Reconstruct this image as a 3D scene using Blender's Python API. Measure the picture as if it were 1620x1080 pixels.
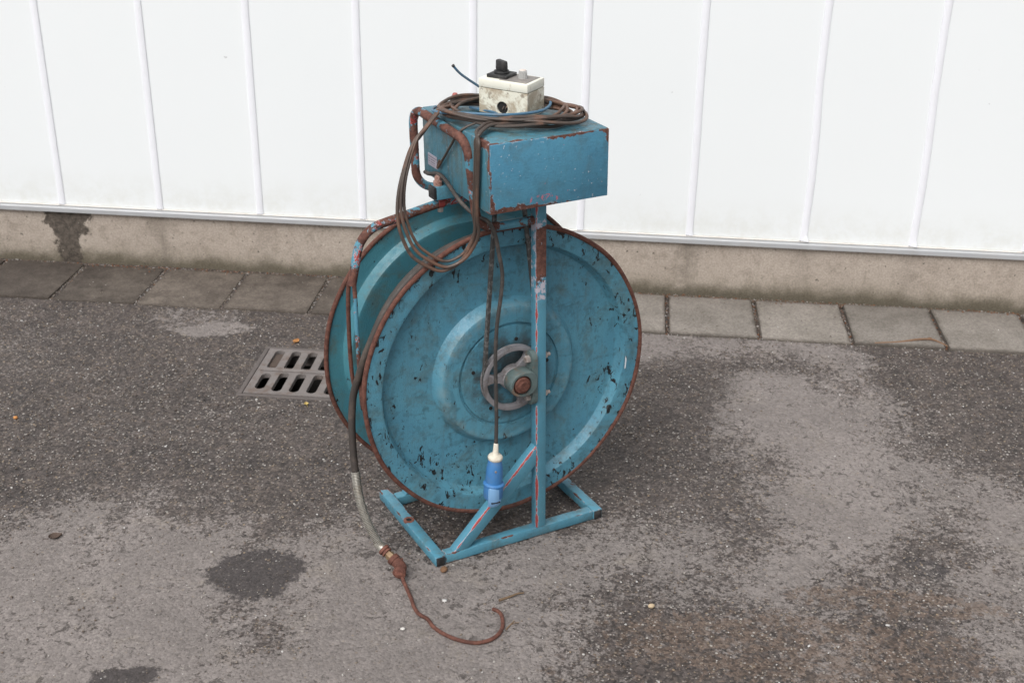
import bpy, bmesh, math, random
import numpy as np
from mathutils import Vector, Matrix

for o in list(bpy.data.objects):
    bpy.data.objects.remove(o)
random.seed(7)
rng = np.random.default_rng(11)
scene = bpy.context.scene
COL = scene.collection
rad = math.radians

# ------------------------------------------------------------------ camera
cam_d = bpy.data.cameras.new('camera')
cam = bpy.data.objects.new('camera', cam_d)
COL.objects.link(cam)
cam_d.sensor_width = 36.0
cam_d.lens = 2019.38 / 1620 * 36
cam_d.clip_start = 0.05
cam_d.clip_end = 500
PITCH, ROLL, CAMH = 0.4465, -0.0166, 1.6575
cam.matrix_world = (Matrix.Translation((0, 0, CAMH)) @ Matrix.Rotation(math.pi / 2 - PITCH, 4, 'X')
                    @ Matrix.Rotation(-ROLL, 4, 'Z'))
scene.camera = cam
cam_d.dof.use_dof = True
cam_d.dof.focus_distance = 2.55
cam_d.dof.aperture_fstop = 7.1

# ------------------------------------------------------------------ sky, sun, exposure (overcast)
SUN_EL, SUN_AZ = rad(52), rad(208)          # azimuth: compass angle from +Y, clockwise
world = bpy.data.worlds.new('World')
scene.world = world
world.use_nodes = True
wn = world.node_tree
for n in list(wn.nodes):
    wn.nodes.remove(n)
sky = wn.nodes.new('ShaderNodeTexSky')
sky.sky_type = 'NISHITA'
sky.sun_disc = False
sky.sun_elevation = SUN_EL
sky.sun_rotation = SUN_AZ
sky.air_density = 1.0
sky.dust_density = 4.0
sky.ozone_density = 1.0
hsv = wn.nodes.new('ShaderNodeHueSaturation')
hsv.inputs['Saturation'].default_value = 0.10
wbg = wn.nodes.new('ShaderNodeBackground')
wbg.inputs['Strength'].default_value = 0.115
wo = wn.nodes.new('ShaderNodeOutputWorld')
wn.links.new(sky.outputs[0], hsv.inputs['Color'])
wn.links.new(hsv.outputs[0], wbg.inputs['Color'])
wn.links.new(wbg.outputs[0], wo.inputs['Surface'])

sun_d = bpy.data.lights.new('sun', 'SUN')
sun_d.energy = 1.5
sun_d.angle = rad(38)
sun_d.color = (1.0, 0.97, 0.93)
sun = bpy.data.objects.new('sun', sun_d)
COL.objects.link(sun)
sdir = Vector((math.sin(SUN_AZ) * math.cos(SUN_EL), math.cos(SUN_AZ) * math.cos(SUN_EL), math.sin(SUN_EL)))
sun.rotation_euler = sdir.to_track_quat('Z', 'Y').to_euler()
sun.location = sdir * 20

scene.render.engine = 'CYCLES'
scene.view_settings.view_transform = 'Standard'
scene.view_settings.look = 'None'
scene.view_settings.gamma = 1
scene.view_settings.use_curve_mapping = False
scene.view_settings.exposure = 0.46

# ------------------------------------------------------------------ material helpers
class NT:
    def __init__(s, name):
        s.m = bpy.data.materials.new(name)
        s.m.use_nodes = True
        s.t = s.m.node_tree
        s.b = s.t.nodes['Principled BSDF']
        s.co = s.t.nodes.new('ShaderNodeTexCoord').outputs['Object']
    def n(s, typ, **kw):
        nd = s.t.nodes.new(typ)
        for k, v in kw.items():
            setattr(nd, k, v)
        return nd
    def link(s, a, b):
        s.t.links.new(a, b)
    def put(s, sock, v):
        if hasattr(v, 'node'):
            s.link(v, sock)
        elif isinstance(v, (tuple, list)) and len(v) == 3 and sock.type == 'RGBA':
            sock.default_value = (*v, 1)
        else:
            sock.default_value = v
    def noise(s, scale, detail=4, rough=.6, dist=0, vec=None, col=False):
        nd = s.n('ShaderNodeTexNoise')
        s.put(nd.inputs['Vector'], vec if vec is not None else s.co)
        nd.inputs['Scale'].default_value = scale
        nd.inputs['Detail'].default_value = min(detail, max(1.0, math.log2(800 / scale))) if vec is None else detail
        nd.inputs['Roughness'].default_value = rough
        nd.inputs['Distortion'].default_value = dist
        return nd.outputs['Color' if col else 'Fac']
    def voro(s, scale, feature='F1', out='Distance', rnd=1.0, vec=None):
        nd = s.n('ShaderNodeTexVoronoi', feature=feature)
        s.put(nd.inputs['Vector'], vec if vec is not None else s.co)
        nd.inputs['Scale'].default_value = scale
        nd.inputs['Randomness'].default_value = rnd
        return nd.outputs[out]
    def math(s, op, a, b=0.0, c=0.0, clamp=False):
        nd = s.n('ShaderNodeMath', operation=op)
        nd.use_clamp = clamp
        s.put(nd.inputs[0], a); s.put(nd.inputs[1], b); s.put(nd.inputs[2], c)
        return nd.outputs[0]
    def step(s, v, lo, hi, tlo=0.0, thi=1.0):
        nd = s.n('ShaderNodeMapRange', interpolation_type='SMOOTHSTEP')
        s.put(nd.inputs['Value'], v)
        nd.inputs['From Min'].default_value = lo
        nd.inputs['From Max'].default_value = hi
        nd.inputs['To Min'].default_value = tlo
        nd.inputs['To Max'].default_value = thi
        return nd.outputs['Result']
    def mix(s, f, a, b, mode='MIX'):
        nd = s.n('ShaderNodeMix', data_type='RGBA', blend_type=mode)
        s.put(nd.inputs[0], f); s.put(nd.inputs[6], a); s.put(nd.inputs[7], b)
        return nd.outputs[2]
    def scalevec(s, v3, off=(0, 0, 0)):
        nd = s.n('ShaderNodeMapping')
        s.link(s.co, nd.inputs['Vector'])
        nd.inputs['Scale'].default_value = v3
        nd.inputs['Location'].default_value = off
        return nd.outputs[0]
    def xyz(s):
        nd = s.n('ShaderNodeSeparateXYZ')
        s.link(s.co, nd.inputs[0])
        return nd.outputs
    def edge(s, radius):
        bv = s.n('ShaderNodeBevel', samples=4)
        bv.inputs['Radius'].default_value = radius
        g = s.n('ShaderNodeNewGeometry')
        d = s.n('ShaderNodeVectorMath', operation='DOT_PRODUCT')
        s.link(bv.outputs[0], d.inputs[0]); s.link(g.outputs['Normal'], d.inputs[1])
        return s.math('SUBTRACT', 1.0, d.outputs['Value'])
    def edist(s, bnd):
        # distance to the nearest arris of a box-shaped member (machine frame, leaning)
        x, y, z = s.xyz()
        x = s.math('MULTIPLY_ADD', z, 0.027, x)
        d = []
        for v, (a, b) in zip((x, y, z), bnd):
            d.append(s.math('MINIMUM', s.math('ABSOLUTE', s.math('SUBTRACT', v, a)), s.math('ABSOLUTE', s.math('SUBTRACT', b, v))))
        a, b, c = d
        return s.math('MAXIMUM', s.math('MINIMUM', a, b), s.math('MINIMUM', s.math('MAXIMUM', a, b), c))
    def bump(s, h, strength=.3, dist=.002, prev=None):
        nd = s.n('ShaderNodeBump')
        nd.inputs['Strength'].default_value = strength
        nd.inputs['Distance'].default_value = dist
        s.put(nd.inputs['Height'], h)
        if prev is not None:
            s.link(prev, nd.inputs['Normal'])
        return nd.outputs[0]
    def done(s, color=None, rough=None, normal=None, metal=None, spec=None):
        if color is not None: s.put(s.b.inputs['Base Color'], color)
        if rough is not None: s.put(s.b.inputs['Roughness'], rough)
        if normal is not None: s.put(s.b.inputs['Normal'], normal)
        if metal is not None: s.put(s.b.inputs['Metallic'], metal)
        if spec is not None: s.b.inputs['Specular IOR Level'].default_value = spec
        return s.m

RUST_A, RUST_B = (0.075, 0.032, 0.025), (0.155, 0.068, 0.050)
BLUE = (0.072, 0.225, 0.315)
BLUE_D = (0.042, 0.150, 0.215)
RED = (0.36, 0.060, 0.055)

def rust_color(t, sc=90):
    return t.mix(t.step(t.noise(sc, 6, .7), .35, .68), RUST_A, RUST_B)

def mat_paint(name, rust=.0, chips=.0, red=.0, grime=.35, edge=True, hammer=True, edge_col='rust', base=BLUE,
              zwear=None, edge_r=.006, edge_amt=1.0, pale=.0, radial=False, seed=0.0, bnd=None, redline=None, streak=0.0, redspot=None, scuff=0.0, yfront=None):
    t = NT(name)
    co0 = t.co
    if seed:
        t.co = t.scalevec((1, 1, 1), (seed, seed * 1.7, seed * .6))
    big = t.noise(7, 5, .6)
    c = t.mix(t.step(big, .32, .72), base, tuple(v * f for v, f in zip(base, (1.25, 1.18, 1.12))))
    # dulled, greenish-grey dirt film, streaky
    g = t.math('MULTIPLY', t.step(t.noise(16, 6, .68, .4), .46, .72), grime)
    c = t.mix(g, c, (0.085, 0.115, 0.105))
    fine = t.noise(55, 6, .7)
    c = t.mix(t.math('MULTIPLY', t.step(fine, .55, .75), grime * .7), c, BLUE_D)
    # fine dark hairline scratches
    sv = t.scalevec((60, 25, 14)); s1 = t.noise(3.2, 2, .5, 1.5, vec=sv)
    c = t.mix(t.math('MULTIPLY', t.step(t.math('ABSOLUTE', t.math('SUBTRACT', s1, .5)), .012, .0), .32), c, (.03, .06, .07))
    if scuff:       # handling marks: dull smears and short dark scuffs
        for k, (sv3, lo) in enumerate((((34, 34, 9), .60), ((9, 34, 30), .61), ((24, 30, 24), .60))):
            sn = t.noise(1.0, 4, .6, 1.2, vec=t.scalevec(sv3, (k * 3.1, k, k * 1.7)))
            sn = t.math('MULTIPLY_ADD', t.noise(95, 3, .6), .35, t.math('MULTIPLY', sn, .80))
            c = t.mix(t.math('MULTIPLY', t.step(sn, lo, lo + .12), scuff), c, (.035, .085, .105))
    rustm = None
    def add(m, a):
        return m if a is None else t.math('MAXIMUM', a, m)
    if streak:
        stn = t.noise(1.0, 5, .65, .3, vec=t.scalevec((70, 70, 6)))
        c = t.mix(t.math('MULTIPLY', t.step(stn, .48, .70), streak), c, (.075, .095, .090))
    if bnd:
        keep_co = t.co; t.co = co0
        e = t.edist(bnd)
        t.co = keep_co
        n_ = t.math('MULTIPLY', t.math('MAXIMUM', t.math('SUBTRACT', t.math('MULTIPLY_ADD', t.noise(42, 6, .72), .55, t.math('MULTIPLY', t.noise(7, 3), 1.1)), .84), -.02), edge_r * 8)
        wd_ = t.math('ADD', n_, edge_r * .32 * edge_amt)
        rustm = t.step(t.math('SUBTRACT', wd_, e), -.0006, .0008)
        halo = t.step(t.math('SUBTRACT', wd_, e), -.0022, -.0004)
        c = t.mix(t.math('MULTIPLY', halo, t.step(t.noise(60, 4), .5, .6, 0, .8)), c, (.33, .33, .36))
    if redline:
        keep_co = t.co; t.co = co0
        x_, y_, z_ = t.xyz(); x_ = t.math('MULTIPLY_ADD', z_, .027, x_)
        (lx, lz, nx_, nz_, ly) = redline
        perp = t.math('ADD', t.math('MULTIPLY', t.math('SUBTRACT', x_, lx), nx_), t.math('MULTIPLY', t.math('SUBTRACT', z_, lz), nz_))
        dd = t.math('MAXIMUM', perp, t.math('SUBTRACT', y_, ly))
        t.co = keep_co
        wv = t.math('MULTIPLY_ADD', t.noise(13, 5, .75), .020, -.0078)
        c = t.mix(t.step(t.math('SUBTRACT', wv, dd), -.0016, .0), c, (.40, .38, .43))
        c = t.mix(t.step(t.math('SUBTRACT', wv, dd), -.0002, .0008), c, RED)
    if red:
        rn = t.math('MULTIPLY_ADD', t.noise(23, 6, .72, .5), .7, t.math('MULTIPLY', t.noise(5, 2), .3))
        c = t.mix(t.step(rn, .60 - .13 * red, .62 - .13 * red), c, (.42, .42, .46))
        c = t.mix(t.step(rn, .612 - .13 * red, .63 - .13 * red), c, RED)
    if redspot:
        x_, y_, z_ = t.xyz()
        q = None
        for v, (cc_, ww) in zip((x_, z_), redspot):
            e_ = t.math('POWER', t.math('DIVIDE', t.math('SUBTRACT', v, cc_), ww), 2.0)
            q = e_ if q is None else t.math('ADD', q, e_)
        m_ = t.math('ADD', t.step(q, 1.0, 0.0, -.10, .10), t.noise(75, 4, .65, .6))
        c = t.mix(t.step(m_, .625, .65), c, (.42, .16, .22))
    if rust:
        rn2 = t.math('MULTIPLY_ADD', t.noise(17, 7, .72, .3), .7, t.math('MULTIPLY', t.noise(4, 2), .3))
        rustm = add(t.step(rn2, .66 - .2 * rust, .68 - .2 * rust), rustm)
    if zwear:
        z = t.xyz()[2]
        nz = t.math('MULTIPLY_ADD', t.noise(24, 5, .7), .16, z)
        m = t.math('MULTIPLY', t.step(nz, zwear[0] + .08, zwear[0] + .085), t.step(nz, zwear[1] + .085, zwear[1] + .08))
        m2 = t.math('MULTIPLY', t.step(nz, zwear[0] + .035, zwear[0] + .045), t.step(t.noise(45, 4, .7), .48, .53))
        m2 = t.math('MULTIPLY', m2, t.step(nz, zwear[1] + .11, zwear[1] + .10))
        c = t.mix(m2, c, (.42, .40, .46))
        if yfront is not None:
            keep_co = t.co; t.co = co0
            fr_ = t.step(t.math('MULTIPLY_ADD', t.noise(30, 3), .006, t.xyz()[1]), yfront + .0052, yfront + .0048)
            t.co = keep_co
            m = t.math('MULTIPLY', m, fr_)
        rustm = add(m, rustm)
    height = t.math('MULTIPLY', t.voro(330, 'SMOOTH_F1'), .8)
    if hammer:
        height = t.math('ADD', height, t.math('MULTIPLY', t.noise(160, 3, .6), .8))
    if rustm is not None:
        c = t.mix(rustm, c, rust_color(t))
    if chips:
        cv = t.scalevec((1, 1, .55))
        cn = t.math('MULTIPLY_ADD', t.noise(80, 5, .62, .8, vec=cv), .72, t.math('MULTIPLY', t.noise(9, 3, .6), .28))
        thr = .665 - .07 * chips
        if radial:
            x, y, z = t.xyz()
            r = t.math('SQRT', t.math('ADD', t.math('POWER', x, 2.0), t.math('POWER', z, 2.0)))
            cn = t.math('ADD', cn, t.step(r, .16, .325, -.028, .022))
            cn = t.math('ADD', cn, t.math('MULTIPLY', t.step(r, .318, .334), .045))
        cm = t.step(cn, thr, thr + .012)
        c = t.mix(cm, c, (.012, .013, .014))
        height = t.math('SUBTRACT', height, t.math('MULTIPLY', cm, .8))
        if radial:      # oily dark ring round the hub
            oil = t.math('MULTIPLY', t.step(r, .122, .075), t.step(t.noise(26, 5, .65), .34, .60))
            c = t.mix(t.math('MULTIPLY', oil, .85), c, (.050, .056, .058))
            dust = t.math('MULTIPLY', t.math('MULTIPLY', t.step(r, .135, .15), t.step(r, .172, .158)), t.step(t.noise(30, 5, .7), .4, .7))
            c = t.mix(t.math('MULTIPLY', dust, .30), c, (.27, .30, .28))
    if pale:
        pn = t.noise(120, 3, .6)
        pm = t.math('MULTIPLY', t.step(pn, .645, .69), t.step(t.noise(12, 3), .46, .6))
        c = t.mix(t.math('MULTIPLY', pm, pale), c, (.42, .46, .52))
    rough = t.step(fine, .3, .75, .33, .58)
    if rustm is not None:
        rough = t.math('MAXIMUM', rough, t.math('MULTIPLY', rustm, .85))
    return t.done(c, rough, t.bump(height, .32, .0016), spec=.4)

def mat_rust(name, tint=1.0, bright=1.0):
    t = NT(name)
    a = tuple(v * bright for v in RUST_A); b = tuple(v * bright for v in RUST_B)
    c = t.mix(t.step(t.noise(70, 7, .75), .3, .7), a, b)
    c = t.mix(t.math('MULTIPLY', t.step(t.noise(22, 4, .6), .55, .7), .5), c, (.055, .035, .03))
    return t.done(c, .8, t.bump(t.noise(240, 5, .7), .4, .0012), spec=.25)

def mat_plain(name, col, rough=.5, metal=0.0, var=.25, nsc=40, bump=.12, dirt=None, dirt_amt=.4, dsc=20):
    t = NT(name)
    c = t.mix(t.noise(nsc, 5, .65), tuple(v * (1 - var) for v in col), tuple(min(1, v * (1 + var)) for v in col))
    if dirt:
        c = t.mix(t.math('MULTIPLY', t.step(t.noise(dsc, 6, .7, .4), .47, .66), dirt_amt), c, dirt)
    return t.done(c, t.step(t.noise(nsc * 2, 3), .3, .7, max(.05, rough - .1), min(1, rough + .1)),
                  t.bump(t.noise(nsc * 6, 4), bump, .001), metal)

# ------------------------------------------------------------------ mesh helpers
MA, MX, MY, LEAN = 0.5077, -0.1585, 2.3096, -0.027     # machine yaw, base corner, slight lean of the welded frame
def shear(p):
    return Vector((p[0] + LEAN * p[2], p[1], p[2]))

def finish(name, verts, faces, mat, parent=None, smooth=False, angle=35, loc=None, rotz=None, props=None):
    me = bpy.data.meshes.new(name)
    me.from_pydata([tuple(v) for v in verts], [], faces)
    bm = bmesh.new(); bm.from_mesh(me)
    bmesh.ops.recalc_face_normals(bm, faces=bm.faces)
    bm.to_mesh(me); bm.free()
    if smooth:
        me.polygons.foreach_set('use_smooth', [True] * len(me.polygons))
        try:
            me.set_sharp_from_angle(angle=rad(angle))
        except Exception:
            pass
    me.materials.append(mat)
    o = bpy.data.objects.new(name, me)
    COL.objects.link(o)
    if parent is not None:
        o.parent = parent
    if loc is not None: o.location = loc
    if rotz is not None: o.rotation_euler = (0, 0, rotz)
    if props:
        for k, v in props.items(): o[k] = v
    return o

class MB:
    """collects vertices and faces of ONE object"""
    def __init__(s):
        s.v = []; s.f = []
    def add(s, vs, fs):
        b = len(s.v); s.v += [Vector(p) for p in vs]; s.f += [tuple(i + b for i in f) for f in fs]
        return s
    def box(s, x0, x1, y0, y1, z0, z1, bev=.002):
        bm = bmesh.new()
        bmesh.ops.create_cube(bm, size=1)
        for v in bm.verts:
            v.co = Vector((x0 + (v.co.x + .5) * (x1 - x0), y0 + (v.co.y + .5) * (y1 - y0), z0 + (v.co.z + .5) * (z1 - z0)))
        if bev:
            bmesh.ops.bevel(bm, geom=list(bm.edges), offset=bev, segments=2, profile=.5, affect='EDGES')
        return s.bm(bm)
    def bm(s, bm):
        bm.verts.index_update()
        s.add([v.co.copy() for v in bm.verts], [tuple(v.index for v in f.verts) for f in bm.faces]); bm.free()
        return s
    def prism(s, poly_xz, y0, y1, bev=.002):
        bm = bmesh.new()
        vs = [bm.verts.new((x, y0, z)) for x, z in poly_xz]
        f = bm.faces.new(vs)
        r = bmesh.ops.extrude_face_region(bm, geom=[f])
        for g in r['geom']:
            if isinstance(g, bmesh.types.BMVert): g.co.y = y1
        if bev:
            bmesh.ops.bevel(bm, geom=list(bm.edges), offset=bev, segments=2, profile=.5, affect='EDGES')
        return s.bm(bm)
    def tube(s, pts, r, n=12, cap=True, closed=False):
        P = [Vector(p) for p in pts]; m = len(P)
        rs = r if isinstance(r, (list, tuple)) else [r] * m
        T = []
        for i in range(m):
            a = P[(i - 1) % m] if (closed or i > 0) else P[0]
            b = P[(i + 1) % m] if (closed or i < m - 1) else P[-1]
            T.append((b - a).normalized())
        ref = Vector((0, 0, 1)) if abs(T[0].z) < .9 else Vector((1, 0, 0))
        N = (ref - T[0] * ref.dot(T[0])).normalized()
        vs = []; fs = []
        for i in range(m):
            N = (N - T[i] * N.dot(T[i])).normalized(); B = T[i].cross(N)
            for k in range(n):
                a = 2 * math.pi * k / n
                vs.append(P[i] + (N * math.cos(a) + B * math.sin(a)) * rs[i])
        for i in range(m if closed else m - 1):
            j = (i + 1) % m
            for k in range(n):
                l = (k + 1) % n
                fs.append((i * n + k, i * n + l, j * n + l, j * n + k))
        if cap and not closed:
            fs.append(tuple(range(n - 1, -1, -1))); fs.append(tuple((m - 1) * n + k for k in range(n)))
        return s.add(vs, fs)
    def lathe(s, prof, c, axis='y', n=64, closed=False):
        """prof: (radius, offset along axis)"""
        vs = []; fs = []
        for r, h in prof:
            for k in range(n):
                a = 2 * math.pi * k / n
                q = (r * math.cos(a), r * math.sin(a))
                if axis == 'y': vs.append((c[0] + q[0], c[1] + h, c[2] + q[1]))
                elif axis == 'z': vs.append((c[0] + q[0], c[1] + q[1], c[2] + h))
                else: vs.append((c[0] + h, c[1] + q[0], c[2] + q[1]))
        m = len(prof)
        for i in range(m if closed else m - 1):
            j = (i + 1) % m
            for k in range(n):
                l = (k + 1) % n
                fs.append((i * n + k, i * n + l, j * n + l, j * n + k))
        if not closed:
            if prof[0][0] > 1e-6: fs.append(tuple(range(n)))
            if prof[-1][0] > 1e-6: fs.append(tuple((m - 1) * n + k for k in range(n)))
        return s.add(vs, fs)
    def map(s, fn):
        s.v = [Vector(fn(p)) for p in s.v]
        return s

def fillet(pts, r, n=7):
    P = [Vector(p) for p in pts]; out = [P[0]]
    rr = r if isinstance(r, (list, tuple)) else [r] * (len(P) - 2)
    for i in range(1, len(P) - 1):
        a = (P[i - 1] - P[i]).normalized(); b = (P[i + 1] - P[i]).normalized()
        ang = a.angle(b)
        d = rr[i - 1] / math.tan(ang / 2)
        p0 = P[i] + a * d; p1 = P[i] + b * d
        ctr = P[i] + (a + b).normalized() * (rr[i - 1] / math.sin(ang / 2))
        v0 = p0 - ctr; v1 = p1 - ctr; tot = v0.angle(v1)
        for k in range(n + 1):
            t = k / n
            out.append(ctr + (v0 * math.sin((1 - t) * tot) + v1 * math.sin(t * tot)) / math.sin(tot))
    out.append(P[-1])
    return out

def spline(pts, per=8, closed=False):
    P = [Vector(p) for p in pts]; m = len(P); out = []
    rngi = range(m if closed else m - 1)
    for i in rngi:
        if closed:
            p0, p1, p2, p3 = P[(i - 1) % m], P[i], P[(i + 1) % m], P[(i + 2) % m]
        else:
            p1, p2 = P[i], P[i + 1]
            p0 = P[i - 1] if i > 0 else p1 * 2 - p2
            p3 = P[i + 2] if i + 2 < m else p2 * 2 - p1
        for k in range(per):
            t = k / per
            out.append(.5 * ((2 * p1) + (p2 - p0) * t + (2 * p0 - 5 * p1 + 4 * p2 - p3) * t * t + (3 * p1 - p0 - 3 * p2 + p3) * t ** 3))
    if not closed: out.append(P[-1])
    return out

def empty(name, loc, rotz, label, cat, group=None):
    o = bpy.data.objects.new(name, None)
    COL.objects.link(o)
    o.location = loc; o.rotation_euler = (0, 0, rotz); o.empty_display_size = .05
    o['label'] = label; o['category'] = cat
    if group: o['group'] = group
    return o

CA, SA = math.cos(MA), math.sin(MA)
def m2w(p):
    q = shear(p)
    return Vector((MX + q.x * CA - q.y * SA, MY + q.x * SA + q.y * CA, q.z))

class Thing:
    """a thing built in the machine's own frame"""
    def __init__(s, name, origin, label, cat):
        s.o = Vector(origin)
        s.so = shear(s.o)
        s.e = empty(name, m2w(s.o), MA, label, cat)
    def part(s, name, mb, mat, smooth=True, parent=None, angle=35, label=None, centre=None):
        off = shear(centre) - s.so if centre is not None else Vector((0, 0, 0))
        base = Vector((0, 0, 0))
        if parent is not None:
            base = Vector(parent.get('_off', (0, 0, 0)))
        vs = [shear(p) - s.so - off for p in mb.v]
        o = finish(name, vs, mb.f, mat, parent or s.e, smooth, angle)
        o.location = off - base
        o['_off'] = tuple(off)
        if label: o['label'] = label
        return o

# ================================================================== SETTING (wall frame)
WA = -0.09319
WLOC = Vector((0.36088, 3.86146, 0))
cw, sw = math.cos(WA), math.sin(WA)
def w2w(s, d, z=0):
    return Vector((WLOC.x + s * cw - d * sw, WLOC.y + s * sw + d * cw, z))
def world_to_wall(x, y):
    dx, dy = x - WLOC.x, y - WLOC.y
    return dx * cw + dy * sw, -dx * sw + dy * cw

# value noise used for mesh relief and for where stains lie
def vnoise(x, y, sc, seed):
    g = np.random.default_rng(seed).random((97, 97))
    fx = (x * sc) % 96; fy = (y * sc) % 96
    ix = np.floor(fx).astype(int); iy = np.floor(fy).astype(int)
    tx = fx - ix; ty = fy - iy
    tx = tx * tx * (3 - 2 * tx); ty = ty * ty * (3 - 2 * ty)
    return (g[iy, ix] * (1 - tx) * (1 - ty) + g[iy, ix + 1] * tx * (1 - ty) + g[iy + 1, ix] * (1 - tx) * ty + g[iy + 1, ix + 1] * tx * ty)
def fbm(x, y, sc, seed, oct=4):
    a = 0; w = 1; tot = 0
    for i in range(oct):
        a = a + w * vnoise(x + 13.7 * i, y + 7.1 * i, sc * 2 ** i, seed + i); tot += w; w *= .55
    return a / tot

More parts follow.
